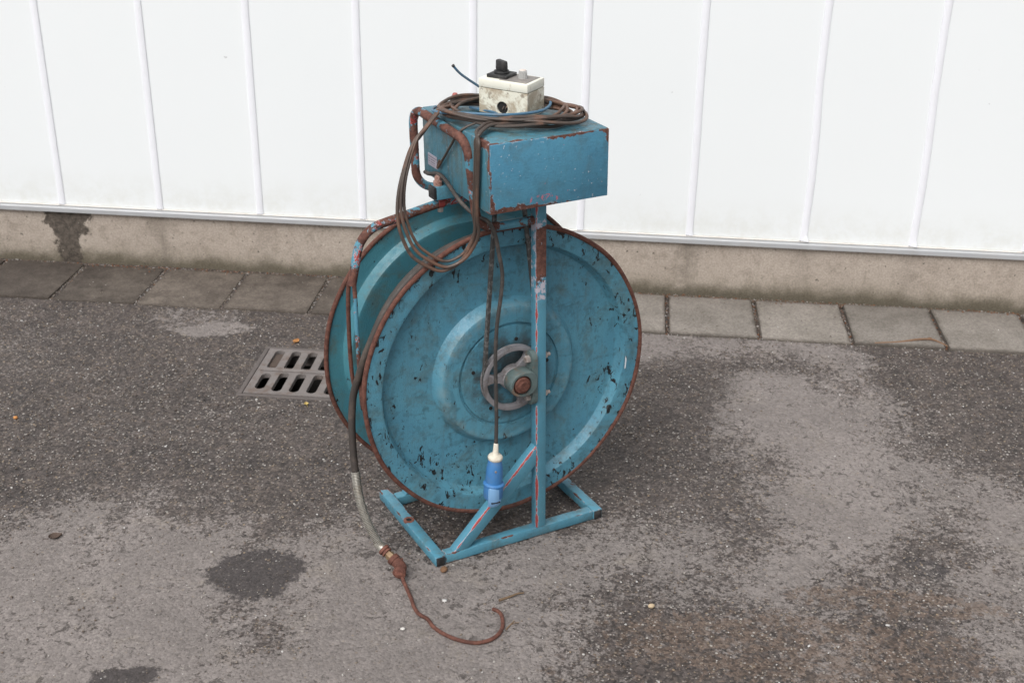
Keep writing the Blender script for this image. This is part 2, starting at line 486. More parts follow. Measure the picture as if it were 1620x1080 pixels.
# how damp the tarmac lies (0 dry and dusty, 1 damp and dark) at places in the yard, in wall coordinates; values under the reel also paint in its contact shadow
DAMP_SHADE = [
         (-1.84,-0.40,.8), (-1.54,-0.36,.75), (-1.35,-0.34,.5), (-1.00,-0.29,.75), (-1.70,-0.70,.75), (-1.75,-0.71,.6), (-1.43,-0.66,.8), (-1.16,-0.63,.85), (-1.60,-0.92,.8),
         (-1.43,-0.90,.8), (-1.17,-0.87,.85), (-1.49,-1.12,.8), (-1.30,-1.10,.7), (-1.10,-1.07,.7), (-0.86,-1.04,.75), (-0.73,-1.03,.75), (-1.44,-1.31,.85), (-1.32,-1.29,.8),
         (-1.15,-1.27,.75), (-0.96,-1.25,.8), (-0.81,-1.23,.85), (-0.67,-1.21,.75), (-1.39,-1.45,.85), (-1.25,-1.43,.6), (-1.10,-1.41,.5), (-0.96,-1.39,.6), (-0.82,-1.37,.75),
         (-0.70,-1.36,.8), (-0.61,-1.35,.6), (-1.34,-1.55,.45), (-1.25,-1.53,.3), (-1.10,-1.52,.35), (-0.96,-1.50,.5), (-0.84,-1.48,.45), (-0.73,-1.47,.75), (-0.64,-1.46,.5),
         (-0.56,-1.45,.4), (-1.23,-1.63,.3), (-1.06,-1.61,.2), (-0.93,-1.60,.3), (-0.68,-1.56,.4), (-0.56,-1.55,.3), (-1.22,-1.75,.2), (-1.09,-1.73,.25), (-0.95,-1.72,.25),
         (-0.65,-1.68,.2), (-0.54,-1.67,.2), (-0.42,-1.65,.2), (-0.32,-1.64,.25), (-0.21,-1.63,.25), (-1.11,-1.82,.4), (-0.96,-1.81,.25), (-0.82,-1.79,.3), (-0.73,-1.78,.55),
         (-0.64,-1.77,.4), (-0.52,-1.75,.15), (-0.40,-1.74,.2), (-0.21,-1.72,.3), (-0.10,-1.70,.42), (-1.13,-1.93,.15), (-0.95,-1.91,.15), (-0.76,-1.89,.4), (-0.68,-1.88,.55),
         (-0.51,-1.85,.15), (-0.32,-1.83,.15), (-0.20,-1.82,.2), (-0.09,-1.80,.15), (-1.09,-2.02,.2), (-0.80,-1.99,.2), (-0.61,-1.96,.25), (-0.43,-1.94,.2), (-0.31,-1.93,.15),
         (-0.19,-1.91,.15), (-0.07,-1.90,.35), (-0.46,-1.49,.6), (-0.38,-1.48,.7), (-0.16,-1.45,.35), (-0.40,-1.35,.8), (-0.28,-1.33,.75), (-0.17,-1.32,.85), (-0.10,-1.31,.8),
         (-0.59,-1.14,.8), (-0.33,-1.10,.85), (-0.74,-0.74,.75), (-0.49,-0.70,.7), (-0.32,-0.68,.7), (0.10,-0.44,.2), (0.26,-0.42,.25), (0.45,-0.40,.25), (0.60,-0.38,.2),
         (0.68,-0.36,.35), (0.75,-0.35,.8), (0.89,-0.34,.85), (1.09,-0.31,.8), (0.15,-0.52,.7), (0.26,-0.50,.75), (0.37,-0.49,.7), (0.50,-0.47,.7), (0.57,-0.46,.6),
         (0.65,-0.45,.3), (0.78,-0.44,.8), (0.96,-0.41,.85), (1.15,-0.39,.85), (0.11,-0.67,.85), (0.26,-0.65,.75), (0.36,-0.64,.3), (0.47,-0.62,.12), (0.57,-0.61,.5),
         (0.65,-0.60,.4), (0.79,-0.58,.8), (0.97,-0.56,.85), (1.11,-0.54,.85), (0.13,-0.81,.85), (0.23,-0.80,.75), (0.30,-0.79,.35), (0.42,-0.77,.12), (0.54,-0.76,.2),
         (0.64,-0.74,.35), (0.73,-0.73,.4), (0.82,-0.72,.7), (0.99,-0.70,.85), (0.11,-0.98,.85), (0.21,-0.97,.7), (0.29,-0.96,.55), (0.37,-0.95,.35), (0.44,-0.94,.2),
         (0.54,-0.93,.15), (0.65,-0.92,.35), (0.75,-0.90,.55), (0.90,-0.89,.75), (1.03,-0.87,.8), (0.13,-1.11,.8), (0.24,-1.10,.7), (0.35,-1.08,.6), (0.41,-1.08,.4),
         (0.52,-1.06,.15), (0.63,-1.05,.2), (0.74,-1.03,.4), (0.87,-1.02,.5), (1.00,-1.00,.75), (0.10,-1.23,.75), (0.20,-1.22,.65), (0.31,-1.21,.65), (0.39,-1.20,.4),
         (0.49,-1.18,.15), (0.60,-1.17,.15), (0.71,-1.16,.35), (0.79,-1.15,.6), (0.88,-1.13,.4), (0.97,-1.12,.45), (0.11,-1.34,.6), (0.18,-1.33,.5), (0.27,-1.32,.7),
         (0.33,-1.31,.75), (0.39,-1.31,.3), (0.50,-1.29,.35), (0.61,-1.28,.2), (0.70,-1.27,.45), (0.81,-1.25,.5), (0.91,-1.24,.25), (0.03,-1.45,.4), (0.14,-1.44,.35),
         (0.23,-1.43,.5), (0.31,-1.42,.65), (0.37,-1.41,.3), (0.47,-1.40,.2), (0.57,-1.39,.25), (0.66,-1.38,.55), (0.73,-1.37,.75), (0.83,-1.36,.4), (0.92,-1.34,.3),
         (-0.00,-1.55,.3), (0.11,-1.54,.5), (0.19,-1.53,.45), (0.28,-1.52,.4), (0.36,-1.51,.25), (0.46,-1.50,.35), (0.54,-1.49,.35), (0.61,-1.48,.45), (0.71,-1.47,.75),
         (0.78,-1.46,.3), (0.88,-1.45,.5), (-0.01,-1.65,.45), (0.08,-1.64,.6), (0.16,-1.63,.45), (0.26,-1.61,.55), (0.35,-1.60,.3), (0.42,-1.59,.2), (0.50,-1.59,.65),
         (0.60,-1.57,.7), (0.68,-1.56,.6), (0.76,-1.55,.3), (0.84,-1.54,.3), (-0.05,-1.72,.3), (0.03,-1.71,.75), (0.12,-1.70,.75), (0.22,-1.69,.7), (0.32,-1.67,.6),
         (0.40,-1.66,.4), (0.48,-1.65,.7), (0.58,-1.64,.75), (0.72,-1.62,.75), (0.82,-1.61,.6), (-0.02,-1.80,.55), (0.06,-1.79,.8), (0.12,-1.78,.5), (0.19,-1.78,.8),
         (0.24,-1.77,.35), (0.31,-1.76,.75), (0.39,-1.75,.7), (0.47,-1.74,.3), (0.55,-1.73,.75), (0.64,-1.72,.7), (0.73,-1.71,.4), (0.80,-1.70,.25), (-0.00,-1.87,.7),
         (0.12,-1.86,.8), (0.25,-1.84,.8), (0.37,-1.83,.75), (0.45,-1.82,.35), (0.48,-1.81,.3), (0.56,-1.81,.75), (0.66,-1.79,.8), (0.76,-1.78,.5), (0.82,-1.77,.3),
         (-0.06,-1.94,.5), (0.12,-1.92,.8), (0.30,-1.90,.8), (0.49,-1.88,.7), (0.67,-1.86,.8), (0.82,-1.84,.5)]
SPOT = [(-0.76, -1.66, 0.103, 0.094, 1.0), (-0.91, -2.02, 0.07, 0.035, 1.0), (0.7, -1.46, 0.05, 0.05, .6)]   # round oil spots

def mat_asphalt():
    t = NT('asphalt_material')
    a = t.n('ShaderNodeAttribute', attribute_name='damp').outputs['Fac']  # dampness, plus the contact shadow painted in under the reel
    br = t.n('ShaderNodeAttribute', attribute_name='soil').outputs['Fac']
    oil = t.n('ShaderNodeAttribute', attribute_name='oil').outputs['Fac']
    n0 = t.noise(6, 4, .65, .5); n1 = t.noise(17, 7, .72, .5); n2 = t.noise(60, 6, .75)
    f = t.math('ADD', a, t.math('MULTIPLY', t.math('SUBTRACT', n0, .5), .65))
    f = t.math('ADD', f, t.math('MULTIPLY', t.math('SUBTRACT', n1, .5), 1.0))
    f = t.math('ADD', f, t.math('MULTIPLY', t.math('SUBTRACT', n2, .5), 1.25))
    f = t.math('ADD', f, t.math('MULTIPLY', t.math('SUBTRACT', t.noise(150, 3, .7), .5), .9))
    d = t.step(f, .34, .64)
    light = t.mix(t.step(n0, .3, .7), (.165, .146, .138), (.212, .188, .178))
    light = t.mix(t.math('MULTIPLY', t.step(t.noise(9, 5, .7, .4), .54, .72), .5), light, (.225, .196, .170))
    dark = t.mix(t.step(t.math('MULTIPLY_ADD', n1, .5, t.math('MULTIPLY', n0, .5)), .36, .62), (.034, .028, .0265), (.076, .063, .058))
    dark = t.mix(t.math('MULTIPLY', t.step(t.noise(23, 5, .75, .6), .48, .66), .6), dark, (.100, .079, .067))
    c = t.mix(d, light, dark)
    o2 = t.step(t.math('ADD', t.math('ADD', oil, t.math('MULTIPLY', t.math('SUBTRACT', n1, .5), 1.1)), t.math('MULTIPLY', t.math('SUBTRACT', n2, .5), 1.4)), .36, .70)
    c = t.mix(t.math('MULTIPLY', o2, .9), c, (.046, .040, .040))
    # washed-out soil
    b2 = t.step(t.math('ADD', br, t.math('MULTIPLY', t.math('SUBTRACT', t.noise(34, 7, .78, .6), .5), 2.6)), .56, .76)
    c = t.mix(t.math('MULTIPLY', b2, .5), c, (.120, .082, .060))
    # grain of the mix: stone chips stand out where the dust film is gone
    v = t.n('ShaderNodeTexVoronoi', feature='F1'); t.link(t.co, v.inputs['Vector']); v.inputs['Scale'].default_value = 175
    cell = t.n('ShaderNodeSeparateColor'); t.link(v.outputs['Color'], cell.inputs[0])
    amp = t.step(d, 0, 1, .38, 1.15)
    grain = t.math('MULTIPLY_ADD', t.math('SUBTRACT', cell.outputs[0], .45), amp, 1.0)
    c = t.mix(1.0, c, t.mix(1.0, (1, 1, 1), grain, 'MULTIPLY'), 'MULTIPLY')
    chip = t.math('MULTIPLY', t.step(cell.outputs[1], .80, .93), t.step(v.outputs['Distance'], .55, .28))
    chip = t.math('MULTIPLY', chip, t.step(d, 0, 1, .30, .85))
    c = t.mix(chip, c, t.mix(cell.outputs[2], (.20, .155, .11), (.34, .32, .30)))
    v3 = t.n('ShaderNodeTexVoronoi', feature='F1'); t.link(t.co, v3.inputs['Vector']); v3.inputs['Scale'].default_value = 95
    cell3 = t.n('ShaderNodeSeparateColor'); t.link(v3.outputs['Color'], cell3.inputs[0])
    chip3 = t.math('MULTIPLY', t.step(cell3.outputs[1], .88, .94), t.step(v3.outputs['Distance'], .34, .20))
    c = t.mix(t.math('MULTIPLY', chip3, t.step(d, 0, 1, .35, .85)), c, t.mix(cell3.outputs[2], (.26, .19, .12), (.42, .40, .37)))
    pore = t.step(t.noise(130, 3, .7), .42, .30)
    c = t.mix(t.math('MULTIPLY', pore, .6), c, (.03, .026, .025))
    # pitted, scabbed spots where the dust film is broken
    pit = t.math('MULTIPLY', t.step(t.noise(40, 6, .75, .9), .555, .62), t.step(n0, .40, .56))
    c = t.mix(t.math('MULTIPLY', pit, .72), c, (.045, .038, .035))
    h = t.math('ADD', t.math('MULTIPLY', t.noise(150, 5, .7), 1.0), t.math('MULTIPLY', v.outputs['Distance'], -.9))
    h = t.math('SUBTRACT', h, t.math('MULTIPLY', pit, .7))
    r = t.step(d, 0, 1, .9, .62)
    return t.done(c, r, t.bump(h, .38, .004), spec=.3)

M_ASPH = mat_asphalt()

# grate opening in the ground (wall coordinates)
GX0, GX1, GY0, GY1 = -1.040, -0.640, -0.872, -0.562
PAVE_D = -0.318

def damp_shade_at(X, Y):
    A = np.array(DAMP_SHADE)
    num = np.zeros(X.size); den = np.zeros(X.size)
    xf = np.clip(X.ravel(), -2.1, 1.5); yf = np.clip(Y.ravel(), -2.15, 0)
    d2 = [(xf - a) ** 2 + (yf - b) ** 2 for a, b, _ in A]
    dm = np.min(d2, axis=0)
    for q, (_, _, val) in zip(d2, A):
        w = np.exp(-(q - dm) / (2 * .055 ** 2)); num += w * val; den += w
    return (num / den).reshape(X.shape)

def build_ground():
    xs = np.concatenate([[-45, -20, -9, -5, -3.4], np.arange(-2.3, 1.75, .0125), [2.6, 5, 9, 20, 45]])
    ys = np.concatenate([[-60, -30, -12, -7, -4.5, -3.2, -2.6], np.arange(-2.2, 0.1, .0125), [.4]])
    xs = np.unique(np.round(np.concatenate([xs, [GX0, GX1]]), 5)); ys = np.unique(np.round(np.concatenate([ys, [GY0, GY1, PAVE_D + .002, PAVE_D - .004]]), 5))
    X, Y = np.meshgrid(xs, ys)
    Z = (fbm(X + 50, Y + 70, 2.2, 3) - .5) * .006 + (fbm(X + 50, Y + 70, 22, 9, 3) - .5) * .0035
    near_grate = (X > GX0 - .03) & (X < GX1 + .03) & (Y > GY0 - .03) & (Y < GY1 + .03)
    Z[near_grate] = 0
    Z = np.where(Y > PAVE_D - .001, -.0020 - .0085 * (X > -.3), Z)       # bedding under the slabs
    nx = (fbm(X + 50, Y + 70, 7, 21) - .5) * .10; ny = (fbm(X + 50, Y + 70, 7, 31) - .5) * .10
    F = damp_shade_at(X + nx, Y + ny)
    q = ((X + nx * 1.6 + 1.23) / .105) ** 2 + ((Y + ny * 1.3 + .46) / .055) ** 2
    F -= .55 * np.clip(1.6 - q, 0, 1)
    F = np.where(Y > PAVE_D - .001, .8, F)
    F += .25 * np.exp(-np.abs(Y - PAVE_D) / .02)
    O = np.zeros_like(X)
    nx2 = (fbm(X + 50, Y + 70, 16, 41) - .5) * .05; ny2 = (fbm(X + 50, Y + 70, 16, 51) - .5) * .05
    for cx, cy, rx, ry, a in SPOT:
        q = ((X + nx2 - cx) / rx) ** 2 + ((Y + ny2 - cy) / ry) ** 2
        O += a * np.clip(1.5 - q, 0, 1)
    S = np.zeros_like(X)
    for cx, cy, rx, ry, a in [(.38, -1.78, .46, .14, .75), (.62, -1.6, .3, .06, .7), (.05, -1.9, .25, .12, .4), (-.7, -1.82, .09, .07, .35), (0.2, -2.1, .6, .15, .6)]:
        q = ((X - cx) / rx) ** 2 + ((Y - cy) / ry) ** 2
        S = np.maximum(S, a * np.clip(1.4 - q, 0, 1))
    S = np.where(Y > PAVE_D - .001, .35, S)
    ny_, nx_ = X.shape
    V = np.stack([X.ravel(), Y.ravel(), Z.ravel()], 1)
    idx = np.arange(nx_ * ny_).reshape(ny_, nx_)
    q = np.stack([idx[:-1, :-1], idx[:-1, 1:], idx[1:, 1:], idx[1:, :-1]], -1)
    xm = (xs[:-1] + xs[1:]) / 2; ym = (ys[:-1] + ys[1:]) / 2
    XM, YM = np.meshgrid(xm, ym)
    keep = ~((XM > GX0) & (XM < GX1) & (YM > GY0) & (YM < GY1))
    q = q[keep]
    me = bpy.data.meshes.new('ground')
    me.vertices.add(len(V)); me.vertices.foreach_set('co', V.ravel())
    me.loops.add(q.size); me.loops.foreach_set('vertex_index', q.ravel().astype(np.int32))
    me.polygons.add(len(q)); me.polygons.foreach_set('loop_start', np.arange(0, q.size, 4, dtype=np.int32))
    me.update(calc_edges=True)
    me.polygons.foreach_set('use_smooth', [True] * len(q))
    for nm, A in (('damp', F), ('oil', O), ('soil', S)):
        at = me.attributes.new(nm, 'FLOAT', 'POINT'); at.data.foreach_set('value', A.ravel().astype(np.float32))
    me.materials.append(M_ASPH)
    o = bpy.data.objects.new('ground', me); COL.objects.link(o)
    o.location = WLOC; o.rotation_euler = (0, 0, WA)
    o['kind'] = 'structure'
build_ground()

# ---- row of paving slabs along the wall
def mat_slab():
    t = NT('paving_slab_material')
    oi = t.n('ShaderNodeObjectInfo')
    x = t.n('ShaderNodeSeparateXYZ'); g = t.n('ShaderNodeNewGeometry'); t.link(g.outputs['Position'], x.inputs[0])
    wvec = g.outputs['Position']
    dry = t.mix(t.step(t.noise(7, 6, .75, vec=wvec), .3, .7), (.165, .148, .130), (.235, .212, .190))
    wet = t.mix(t.step(t.noise(9, 6, .75, vec=wvec), .32, .68), (.068, .056, .047), (.130, .109, .092))
    # the slabs left of the machine lie damp, those on the right are dry
    w = t.step(t.math('ADD', x.outputs[0], t.math('MULTIPLY', t.math('SUBTRACT', t.noise(5, 5, .7, vec=wvec), .5), 1.1)), .25, -.35)
    w2 = t.step(t.math('ADD', x.outputs[0], t.math('MULTIPLY', t.math('SUBTRACT', t.noise(9, 5, .7, vec=wvec), .5), .6)), -1.25, -1.6)
    c = t.mix(w, dry, wet)
    c = t.mix(t.math('MULTIPLY', w2, .55), c, (.045, .036, .031))
    # dark damp border
    xx = t.xyz()
    ex = t.math('ABSOLUTE', xx[0]); ey = t.math('ABSOLUTE', xx[1])
    n = t.math('MULTIPLY', t.math('SUBTRACT', t.noise(20, 5, .7, vec=wvec), .5), .035)
    bd = t.math('MAXIMUM', t.step(t.math('ADD', ex, n), .122, .136), t.step(t.math('ADD', ey, n), .128, .148))
    c = t.mix(t.math('MULTIPLY', bd, .7), c, (.070, .058, .048))
    c = t.mix(1.0, c, t.mix(1.0, (1, 1, 1), t.step(oi.outputs['Random'], 0, 1, .84, 1.12), 'MULTIPLY'), 'MULTIPLY')
    vv = t.n('ShaderNodeTexVoronoi'); t.link(wvec, vv.inputs['Vector']); vv.inputs['Scale'].default_value = 230
    cc = t.n('ShaderNodeSeparateColor'); t.link(vv.outputs['Color'], cc.inputs[0])
    c = t.mix(1.0, c, t.mix(1.0, (1, 1, 1), t.step(cc.outputs[0], 0, 1, .82, 1.18), 'MULTIPLY'), 'MULTIPLY')
    return t.done(c, .85, t.bump(t.noise(260, 5, .7, vec=wvec), .45, .002), spec=.3)
M_SLAB = mat_slab()
pav = bpy.data.objects.new('pavement', None); COL.objects.link(pav)
pav.location = WLOC; pav.rotation_euler = (0, 0, WA); pav['kind'] = 'structure'
PITCHX = 0.2795
def slab_mesh(k):
    r = random.Random(k); bm = bmesh.new()
    bmesh.ops.create_cube(bm, size=1)
    for v in bm.verts:
        v.co = Vector((v.co.x * .2655 + r.uniform(-.0035, .0035), v.co.y * .292 + r.uniform(-.0035, .0035), v.co.z * .05))
    bmesh.ops.bevel(bm, geom=list(bm.edges), offset=.006, segments=2, profile=.6, affect='EDGES')
    me = bpy.data.meshes.new('paving_slab'); bm.to_mesh(me); bm.free()
    me.materials.append(M_SLAB); me.polygons.foreach_set('use_smooth', [True] * len(me.polygons)); me.set_sharp_from_angle(angle=rad(50))
    return me
SLABM = [slab_mesh(k) for k in range(4)]
joints = []
for k in range(-13, 13):
    jx = .143 + PITCHX * k
    joints.append(jx)
    o = bpy.data.objects.new('paving_slab', SLABM[k % 4]); COL.objects.link(o); o.parent = pav
    o.location = (jx + PITCHX / 2, -.168, -.0215 + random.uniform(-.0022, .003))
    o.rotation_euler = (random.uniform(-.004, .004), random.uniform(-.004, .004), random.uniform(-.008, .008))

# ---- wall: concrete plinth, metal drip rail, white panels with cover strips
def mat_plinth():
    t = NT('plinth_concrete')
    x, y, z = t.xyz()
    c = t.mix(t.noise(4, 6, .7), (.315, .265, .224), (.43, .375, .325))
    c = t.mix(t.math('MULTIPLY', t.step(t.noise(21, 8, .78, .3), .45, .70), .55), c, (.21, .178, .145))
    # moss and splash dirt along the foot
    zz = t.math('ADD', z, t.math('MULTIPLY', t.math('SUBTRACT', t.noise(9, 5, .7), .5), .09))
    c = t.mix(t.math('MULTIPLY', t.step(zz, .058, .004), .9), c, (.062, .052, .037))
    c = t.mix(t.math('MULTIPLY', t.step(zz, .10, .02), .30), c, (.17, .150, .105))
    # water run below leaking joints of the rail
    nn = t.math('MULTIPLY', t.math('SUBTRACT', t.noise(16, 6, .75, .4), .5), .17)
    def run(cx, wtop, wbot, amt, soft):
        ax = t.math('ADD', t.math('ABSOLUTE', t.math('SUBTRACT', x, cx)), nn)
        half = t.step(z, 0.02, .175, wbot, wtop)
        return t.math('MULTIPLY', t.step(t.math('SUBTRACT', ax, half), soft, -soft), amt)
    m = run(-1.872, .078, .036, .93, .004)
    c = t.mix(m, c, t.mix(t.step(t.noise(60, 6, .75), .35, .7), (.040, .033, .028), (.115, .095, .078)))
    for cx, a in ((-1.545, .42), (-1.2, .22), (-.86, .2), (.205, .5), (.565, .2), (.9, .22)):
        c = t.mix(run(cx, .03, .012, a, .03), c, (.125, .108, .088))
    # pores
    c = t.mix(t.step(t.noise(62, 4, .62), .655, .69), c, (.09, .078, .064))
    gv = t.noise(190, 4, .7); c = t.mix(1.0, c, t.mix(1.0, (1, 1, 1), t.step(gv, .25, .75, .78, 1.2), 'MULTIPLY'), 'MULTIPLY')
    c = t.mix(t.math('MULTIPLY', t.step(t.noise(110, 3, .6), .71, .75), .6), c, (.48, .45, .41))
    h = t.math('ADD', t.noise(60, 6, .7), t.math('MULTIPLY', t.step(t.noise(62, 4, .62), .64, .69), -1.5))
    return t.done(c, .88, t.bump(h, .35, .003), spec=.25)

M_PLINTH = mat_plinth()
def mat_panel():
    t = NT('white_panel')
    c = t.mix(t.noise(2.2, 4, .6), (.762, .790, .806), (.786, .812, .824))
    z = t.xyz()[2]
    c = t.mix(t.math('MULTIPLY', t.step(z, .36, .20), t.step(t.noise(11, 6, .75), .38, .66, .1, .65)), c, (.66, .67, .64))
    c = t.mix(t.math('MULTIPLY', t.step(t.noise(38, 2, .4), .79, .81), .6), c, (.35, .35, .36))
    return t.done(c, .42, t.bump(t.noise(1.3, 2), .05, .02), spec=.35)
M_PANEL = mat_panel()
M_STRIP = mat_plain('white_plastic_strip', (.785, .795, .840), .4, 0, .01, 8, .03, dirt=(.72, .72, .75), dirt_amt=.25, dsc=14)
M_RAIL = mat_plain('aluminium_rail', (.43, .44, .455), .5, .2, .10, 12, .08, dirt=(.42, .41, .40), dirt_amt=.45, dsc=11)
M_RAILTOP = mat_plain('pale_rail_ledge', (.75, .72, .68), .55, 0, .05, 15, .05, dirt=(.5, .45, .38), dirt_amt=.4, dsc=10)
M_DARK = mat_plain('dark_hollow', (.012, .011, .011), .9, 0, .2)

wall = empty('building_wall', WLOC, WA, 'white panelled hall wall with cover strips above a low concrete plinth', 'wall')
def wpart(name, mb, mat, parent=wall, smooth=True, centre=None):
    if centre is not None:
        c = Vector(centre)
        return finish(name, [p - c for p in mb.v], mb.f, mat, parent, smooth, loc=c)
    return finish(name, mb.v, mb.f, mat, parent, smooth)
X0W, X1W, WALLH = -7.6, 7.0, 4.2
# plinth as a finely divided slab with a slightly uneven cast face
def build_plinth():
    xs = np.arange(X0W, X1W + .01, .05); zs = np.array([-.03, .0, .03, .06, .1, .14, .17, .182])
    vs = []; fs = []
    for z in zs:
        for x in xs:
            vs.append((x, (float(vnoise(np.array(x + 50), np.array(z + 9), 7, 5)) - .5) * .004, z))
    n = len(xs)
    for i in range(len(zs) - 1):
        for k in range(n - 1):
            fs.append((i * n + k, i * n + k + 1, (i + 1) * n + k + 1, (i + 1) * n + k))
    b = len(vs); vs += [(X0W, .2, -.03), (X1W, .2, -.03), (X0W, .2, .182), (X1W, .2, .182)]
    top = (len(zs) - 1) * n
    fs.append(tuple(range(top, top + n)) + (b + 3, b + 2))
    fs.append(tuple(range(n - 1, -1, -1)) + (b, b + 1))
    fs += [(b, b + 2, b + 3, b + 1)]
    fs.append((0,) + tuple(i * n for i in range(1, len(zs))) + (b + 2, b))
    fs.append((n - 1, b + 1, b + 3) + tuple(i * n + n - 1 for i in range(len(zs) - 1, 0, -1)))
    return finish('plinth', vs, fs, M_PLINTH, wall, True)
build_plinth()
# rail: a bent aluminium profile, front lip and a narrow ledge
mb = MB()
prof = [(.012, .1825), (-.014, .1825), (-.014, .1965), (-.0125, .1990), (.012, .2015)]
vs = [(x, y, z) for x in (X0W, X1W) for y, z in prof]
n = len(prof)
mb.add(vs, [(i, (i + 1) % n, n + (i + 1) % n, n + i) for i in range(n)] + [tuple(range(n - 1, -1, -1)), tuple(range(n, 2 * n))])
wpart('drip_rail', mb, M_RAIL, smooth=False)
mb = MB().box(X0W, X1W, -.003, .012, .2018, .2052, .0008)
wpart('ledge_strip', mb, M_RAILTOP, smooth=False)
RIBS = [-1.88, -1.544, -1.204, -.859, -.497, -.148, .201, .56, .90, 1.25]
ALLR = [-1.88 - .348 * k for k in range(16, 0, -1)] + RIBS + [1.25 + .348 * k for k in range(1, 16)]
for i in range(len(ALLR) - 1):
    a, b = ALLR[i], ALLR[i + 1]
    w = b - a - .004; cx = (a + b) / 2
    mbp = MB().box(a + .002, b - .002, .002, .05, .2056, WALLH, .0015)
    wpart('panel', mbp, M_PANEL, smooth=False)
def strip(x, bent=0.0):
    # cover strip: shallow trapezoid with rounded shoulders, slightly wavy where it has worked loose
    prof = [(-.0112, .0019), (-.0106, -.0010), (-.0064, -.0030), (.0, -.0035), (.0064, -.0030), (.0106, -.0010), (.0112, .0019)]
    zs = [.2058, .212, .225, .26, .4, .55, .7, .9, 1.1, 1.6, 2.4, WALLH]
    vs = []; fs = []; m = len(prof)
    for z in zs:
        dx = bent * .010 * math.sin(z * 5.1) * math.exp(-((z - .62) / .35) ** 2)
        fl = bent * .006 * max(0, (.225 - z) / .02)
        for j, (px, py) in enumerate(prof):
            vs.append((x + px + dx + (fl if px > 0 else 0), py - (fl * 1.3 if px > 0 else 0), z))
    for i in range(len(zs) - 1):
        for j in range(m):
            k = (j + 1) % m
            fs.append((i * m + j, i * m + k, (i + 1) * m + k, (i + 1) * m + j))
    fs.append(tuple(range(m - 1, -1, -1))); fs.append(tuple((len(zs) - 1) * m + j for j in range(m)))
    o = finish('cover_strip', vs, fs, M_STRIP, wall, True, 30)
    mbf = MB().box(x - .009, x + .009, -.0036, .0, .2052, .2062, .0003)
    finish('strip_end', mbf.v, mbf.f, M_DARK, o, False)
for x in ALLR:
    strip(x, {.56: 1.0, .90: .8, .201: .3}.get(x, 0))

# ================================================================== DRAIN GRATE
M_IRON = mat_plain('cast_iron', (.158, .140, .134), .75, .0, .32, 34, .5, dirt=(.105, .070, .052), dirt_amt=.65, dsc=21)
M_IRON_D = mat_plain('dirty_iron', (.10, .085, .08), .85, .0, .3, 30, .4)
def build_grate():
    W, D = GX1 - GX0, GY1 - GY0
    g = empty('drain_grate', w2w((GX0 + GX1) / 2, (GY0 + GY1) / 2, 0), WA, 'rusty cast iron drain grate with two rows of slots set in the asphalt', 'drain grate')
    fr = MB()
    t = .013; z0, z1 = -.05, .002
    fr.box(-W / 2, W / 2, -D / 2, -D / 2 + t, z0, z1, .002)
    fr.box(-W / 2, W / 2, D / 2 - t, D / 2, z0, z1, .002)
    fr.box(-W / 2, -W / 2 + t, -D / 2 + t + .0005, D / 2 - t - .0005, z0, z1, .002)
    fr.box(W / 2 - t, W / 2, -D / 2 + t + .0005, D / 2 - t - .0005, z0, z1, .002)
    finish('frame', fr.v, fr.f, M_IRON_D, g, True)
    # grid plate with real slots: extruded region between outline and slot outlines
    bm = bmesh.new()
    x0, x1, y0, y1 = -W / 2 + t + .003, W / 2 - t - .003, -D / 2 + t + .003, D / 2 - t - .003
    def loop(pts):
        vs = [bm.verts.new((px, py, 0)) for px, py in pts]
        return [bm.edges.new((vs[i], vs[(i + 1) % len(vs)])) for i in range(len(vs))]
    ed = loop([(x0, y0), (x1, y0), (x1, y1), (x0, y1)])
    def stadium(cx, cy, hw, hl):
        pts = []
        for k in range(7): a = math.pi * k / 6; pts.append((cx + hw * math.cos(a), cy + hl - hw + hw * math.sin(a)))
        for k in range(7): a = math.pi + math.pi * k / 6; pts.append((cx + hw * math.cos(a), cy - hl + hw + hw * math.sin(a)))
        return pts
    nsl = 7
    for k in range(nsl):
        cx = x0 + .036 + k * (x1 - x0 - .072) / (nsl - 1)
        ed += loop(stadium(cx, y0 + (y1 - y0) * .262, .0142, .056 if k else .047))
        ed += loop(stadium(cx, y0 + (y1 - y0) * .755, .0142, .058))
    bmesh.ops.triangle_fill(bm, use_beauty=True, use_dissolve=False, edges=ed)
    r = bmesh.ops.extrude_face_region(bm, geom=list(bm.faces))
    for v in r['geom']:
        if isinstance(v, bmesh.types.BMVert): v.co.z = -.014
    for v in bm.verts: v.co.z += .003
    mbg = MB().bm(bm)
    gr = finish('grid', mbg.v, mbg.f, M_IRON, g, False)
    bar = MB().box(x0 + .01, x1 - .01, y0 + (y1 - y0) * .515 - .009, y0 + (y1 - y0) * .515 + .009, .0032, .0062, .001)
    finish('rib', bar.v, bar.f, M_IRON, g, True)
    # silted slot and leaf litter
    sl = MB().box(x0 + .022, x0 + .050, y1 - .10, y1 - .018, -.016, -.004, .003)
    finish('silt', sl.v, sl.f, mat_plain('silt', (.07, .05, .04), .95, 0, .4, 60, .8), g, True)
    pit = MB()
    a, b, c, d = -W / 2, W / 2, -D / 2, D / 2
    pit.add([(a, c, -.001), (b, c, -.001), (b, d, -.001), (a, d, -.001), (a, c, -.4), (b, c, -.4), (b, d, -.4), (a, d, -.4)],
            [(0, 1, 5, 4), (1, 2, 6, 5), (2, 3, 7, 6), (3, 0, 4, 7), (4, 5, 6, 7)])
    finish('sump', pit.v, pit.f, mat_plain('wet_sump', (.012, .010, .009), .9, 0, .4, 20, .4), g, False)
build_grate()

